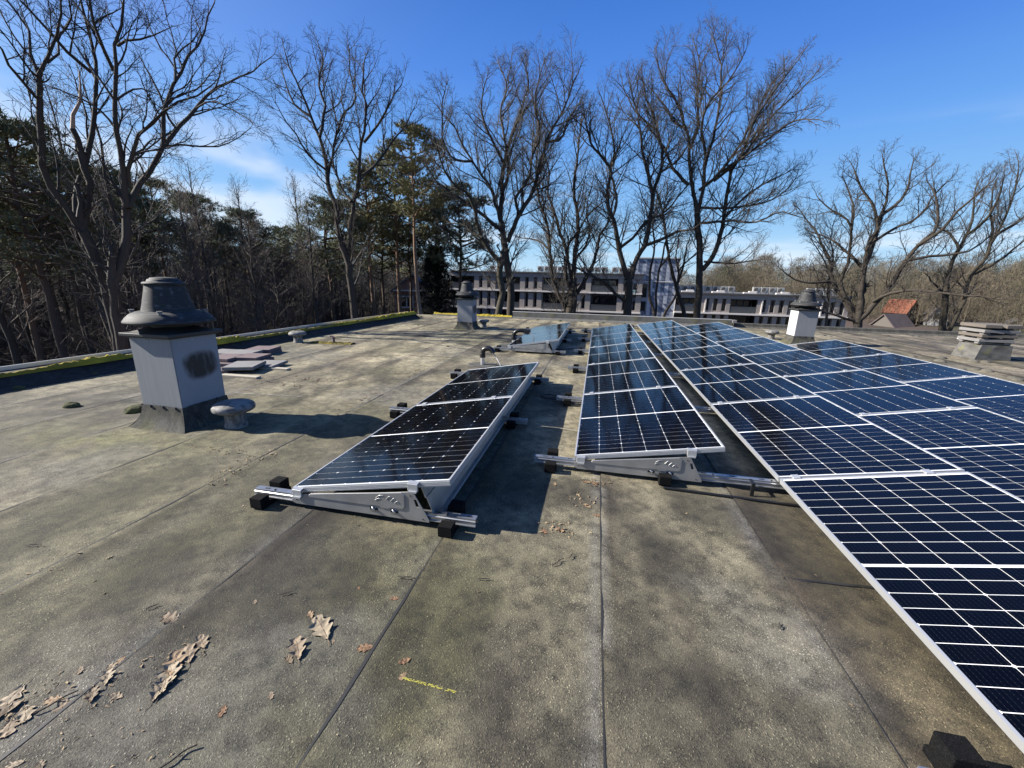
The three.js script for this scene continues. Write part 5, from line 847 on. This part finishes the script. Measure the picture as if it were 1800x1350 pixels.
{ // heat pumps in rows on the roofs
  const hp = thing('heat_pump', 'first white heat pump from the left on the long apartment block roof', 'heat pump', [0, 0, 0], 'heat pumps on the long apartment block', 0);
  part(hp, 'casing', [rb(0, .52, 0, .98, .82, .36, .03), bx(-.35, .06, 0, .08, .12, .36), bx(.35, .06, 0, .08, .12, .36)], M.heat);
  part(hp, 'fan', [cyl(0, 0, 0, .30, .30, .02, 24).rotateX(Math.PI / 2).translate(-.1, .52, .18)], M.fan);
  part(hp, 'grille', [new THREE.TorusGeometry(.31, .018, 6, 24).translate(-.1, .52, .2), new THREE.TorusGeometry(.18, .012, 5, 20).translate(-.1, .52, .205), bx(-.1, .52, .205, .6, .02, .01), bx(-.1, .52, .205, .02, .6, .01)], M.heat);
  hp.position.set(-17.2, 2.84, ZF - 1.2);
  const long = []; for (const [a, n] of [[-16.1, 1], [-9.3, 6], [-2.4, 4], [2.4, 3]]) for (let i = 0; i < n; i++) long.push(a + i * 1.07);
  long.forEach((x, i) => dup(hp, `${ordinal[i + 1]} white heat pump from the left on the long apartment block roof`, [x, 2.84, ZF - 1.2]));
  let lowN = 0;
  for (const [a, n] of [[12.0, 8], [22.9, 4], [30, 4]]) for (let i = 0; i < n; i++) { const d = dup(hp, `${ordinal[lowN++]} white heat pump from the left on the lower apartment wing roof`, [a + i * 1.07, .34, ZF - 1.2]); d.userData.group = 'heat pumps on the lower apartment wing'; }
  for (const [x, y] of [[-16.6, 2.84], [-7.6, 2.84], [-2.9, 2.84]]) single('roof_vent_pipe', [pipe([[0, 0, 0], [.1, .3, 0], [.3, .6, 0]], .07, 8, 10)], M.slabEdge, 'white slanting pipe at the roof edge of the long block, ' + (x < -10 ? 'leftmost' : x < -5 ? 'middle one' : 'rightmost'), 'pipe', [x, y - .05, ZF + .1], 'white pipes at the roof edge');
  for (let i = 0; i < 4; i++) single('roof_bundle', [rb(0, .1, 0, 1.8, .2, .5, .02), rb(.3, .28, 0, 1.0, .16, .4, .02)], M.slabEdge, `${ordinal[i]} pale bundle from the left along the lower wing roof edge`, 'bundle', [13.2 + i * 4.3, .32, ZF - .2], 'pale bundles on the lower wing roof');
}
// ------------------------------------------------------------------ houses
const tileM = (r, g, b, s) => new THREE.MeshStandardMaterial({ roughness: .85, map: tex(128, 128, (u, v) => { const k = (.75 + .4 * fbm(u * 8, v * 8, s, 3, 8)) * (.82 + .18 * Math.abs(Math.sin(v * Math.PI * 12))); return [r * k, g * k, b * k]; }) });
function house(name, label, px, py, D, w, d, wallH, roofH, wall, roofM, turn, extra, base) {
  const p = at(px, py, D), y = base ?? landY(p.x, p.z), t = thing(name, label, 'house', [p.x, y, p.z], undefined, turn);
  part(t, 'wall', [bx(0, wallH / 2, 0, w, wallH, d), prism([[-w / 2, 0], [w / 2, 0], [0, roofH]], .2).translate(0, wallH, d / 2 - .2), prism([[-w / 2, 0], [w / 2, 0], [0, roofH]], .2).translate(0, wallH, -d / 2)], wall);
  const a = Math.atan2(roofH, w / 2), L = Math.hypot(roofH, w / 2) + .5, l = []; for (const s of [-1, 1]) l.push(new THREE.BoxGeometry(L, .16, d + .6).rotateZ(-s * a).translate(s * (w / 4 + .12), wallH + roofH / 2 + .02, 0)); part(t, 'roof', l, roofM);
  if (extra) extra(t); return t;
}
const brick = new THREE.MeshStandardMaterial({ roughness: .9, map: tex(128, 128, (u, v, i, j) => { const r = Math.floor(v * 16), m = (v * 16 % 1) < .16 || ((u * 8 + (r % 2) * .5) % 1) < .08, k = .7 + .5 * hash2(Math.floor(u * 8 + (r % 2) * .5), r, 7); return m ? [.3, .26, .23] : [.34 * k, .15 * k, .11 * k]; }, .5, .5) });
house('brick_house', 'small brick house with white framed window between the pine trunks', 730, 540, 52, 4.2, 6, 5.4, 1.6, brick, tileM(.12, .12, .14, 521), .35, (t) => { for (const [x, y] of [[-.7, 4.1], [-.7, 1.5]]) { const f = part(t, 'window', [bx(x, y + .6, 3.02, 1.5, .12, .1), bx(x, y - .6, 3.02, 1.5, .14, .14), bx(x - .7, y, 3.02, .12, 1.2, .1), bx(x + .7, y, 3.02, .12, 1.2, .1), bx(x, y, 3.02, .1, 1.2, .1)], M.slabEdge); part(f, 'pane', bx(x, y, 3.0, 1.4, 1.2, .05), M.pane); } part(t, 'gutter', [bx(0, 5.4, 3.2, 4.5, .14, .14)], M.slabEdge); });
house('tiled_house', 'house with bright orange tiled roof among the bare trees at the right', 1583, 545, 110, 3.2, 3.8, 3.6, 2.2, std(.14, .12, .10, .9), tileM(.25, .08, .04, 523), .5, (t) => { part(t, 'chimney', [bx(.7, 5.4, 0, .5, 1.0, .5)], brick); }, -6.5);
house('grey_roofed_house', 'house with grey brown roof and white dormer before the orange roof', 1571, 560, 104, 4.4, 4.6, 2.6, 2.3, std(.13, .115, .10, .9), tileM(.13, .10, .095, 525), .42 + Math.PI / 2, (t) => { part(t, 'dormer', [bx(1.6, 3.4, .3, 1.1, 1.0, 1.8)], std(.75, .74, .72, .8)); part(t, 'dormer_window', [bx(2.16, 3.45, -.15, .03, .6, .55), bx(2.16, 3.45, .75, .03, .6, .55)], M.pane); }, -8.1);
house('white_gabled_house', 'white gabled house half hidden behind the tree at the far right', 1645, 545, 112, 3.0, 6, 3.4, 2.4, std(.5, .49, .48, .8), tileM(.20, .18, .17, 527), -.45, (t) => { const f = part(t, 'window', [bx(0, 4.2, 3.05, 1.3, 1.3, .06)], M.slabEdge); part(f, 'pane', bx(0, 4.2, 3.08, 1.1, 1.1, .05), M.pane); }, -7.4);
house('white_house', 'white house with dark roof at the right picture edge', 1792, 548, 118, 5.5, 7, 3.6, 1.8, std(.5, .49, .48, .8), tileM(.13, .13, .14, 529), -.6, (t) => { for (const x of [-2, 0, 2]) { const f = part(t, 'window', [bx(x, 3.0, 3.55, 1.1, 1.4, .06)], M.slabEdge); part(f, 'pane', bx(x, 3.0, 3.58, .9, 1.2, .05), M.pane); } }, -8.8);
{ const p = at(1745, 575, 70); single('parked_car', (() => { const s = prism([[-2.1, .3], [2.1, .3], [2.15, .75], [1.2, .9], [.6, 1.4], [-1.1, 1.42], [-1.8, .95], [-2.15, .85]], 1.7).translate(0, 0, -.85); return [s, ...[-1.3, 1.3].flatMap((x) => [.8, -.8].map((z) => cyl(0, 0, 0, .32, .32, .2, 16).rotateX(Math.PI / 2).translate(x, .32, z)))]; })(), std(.5, .52, .55, .3, .2), 'silver car parked below between the trees at the far right', 'car', [p.x, landY(p.x, p.z), p.z], undefined, .3); }
renderer.render(scene, camera);
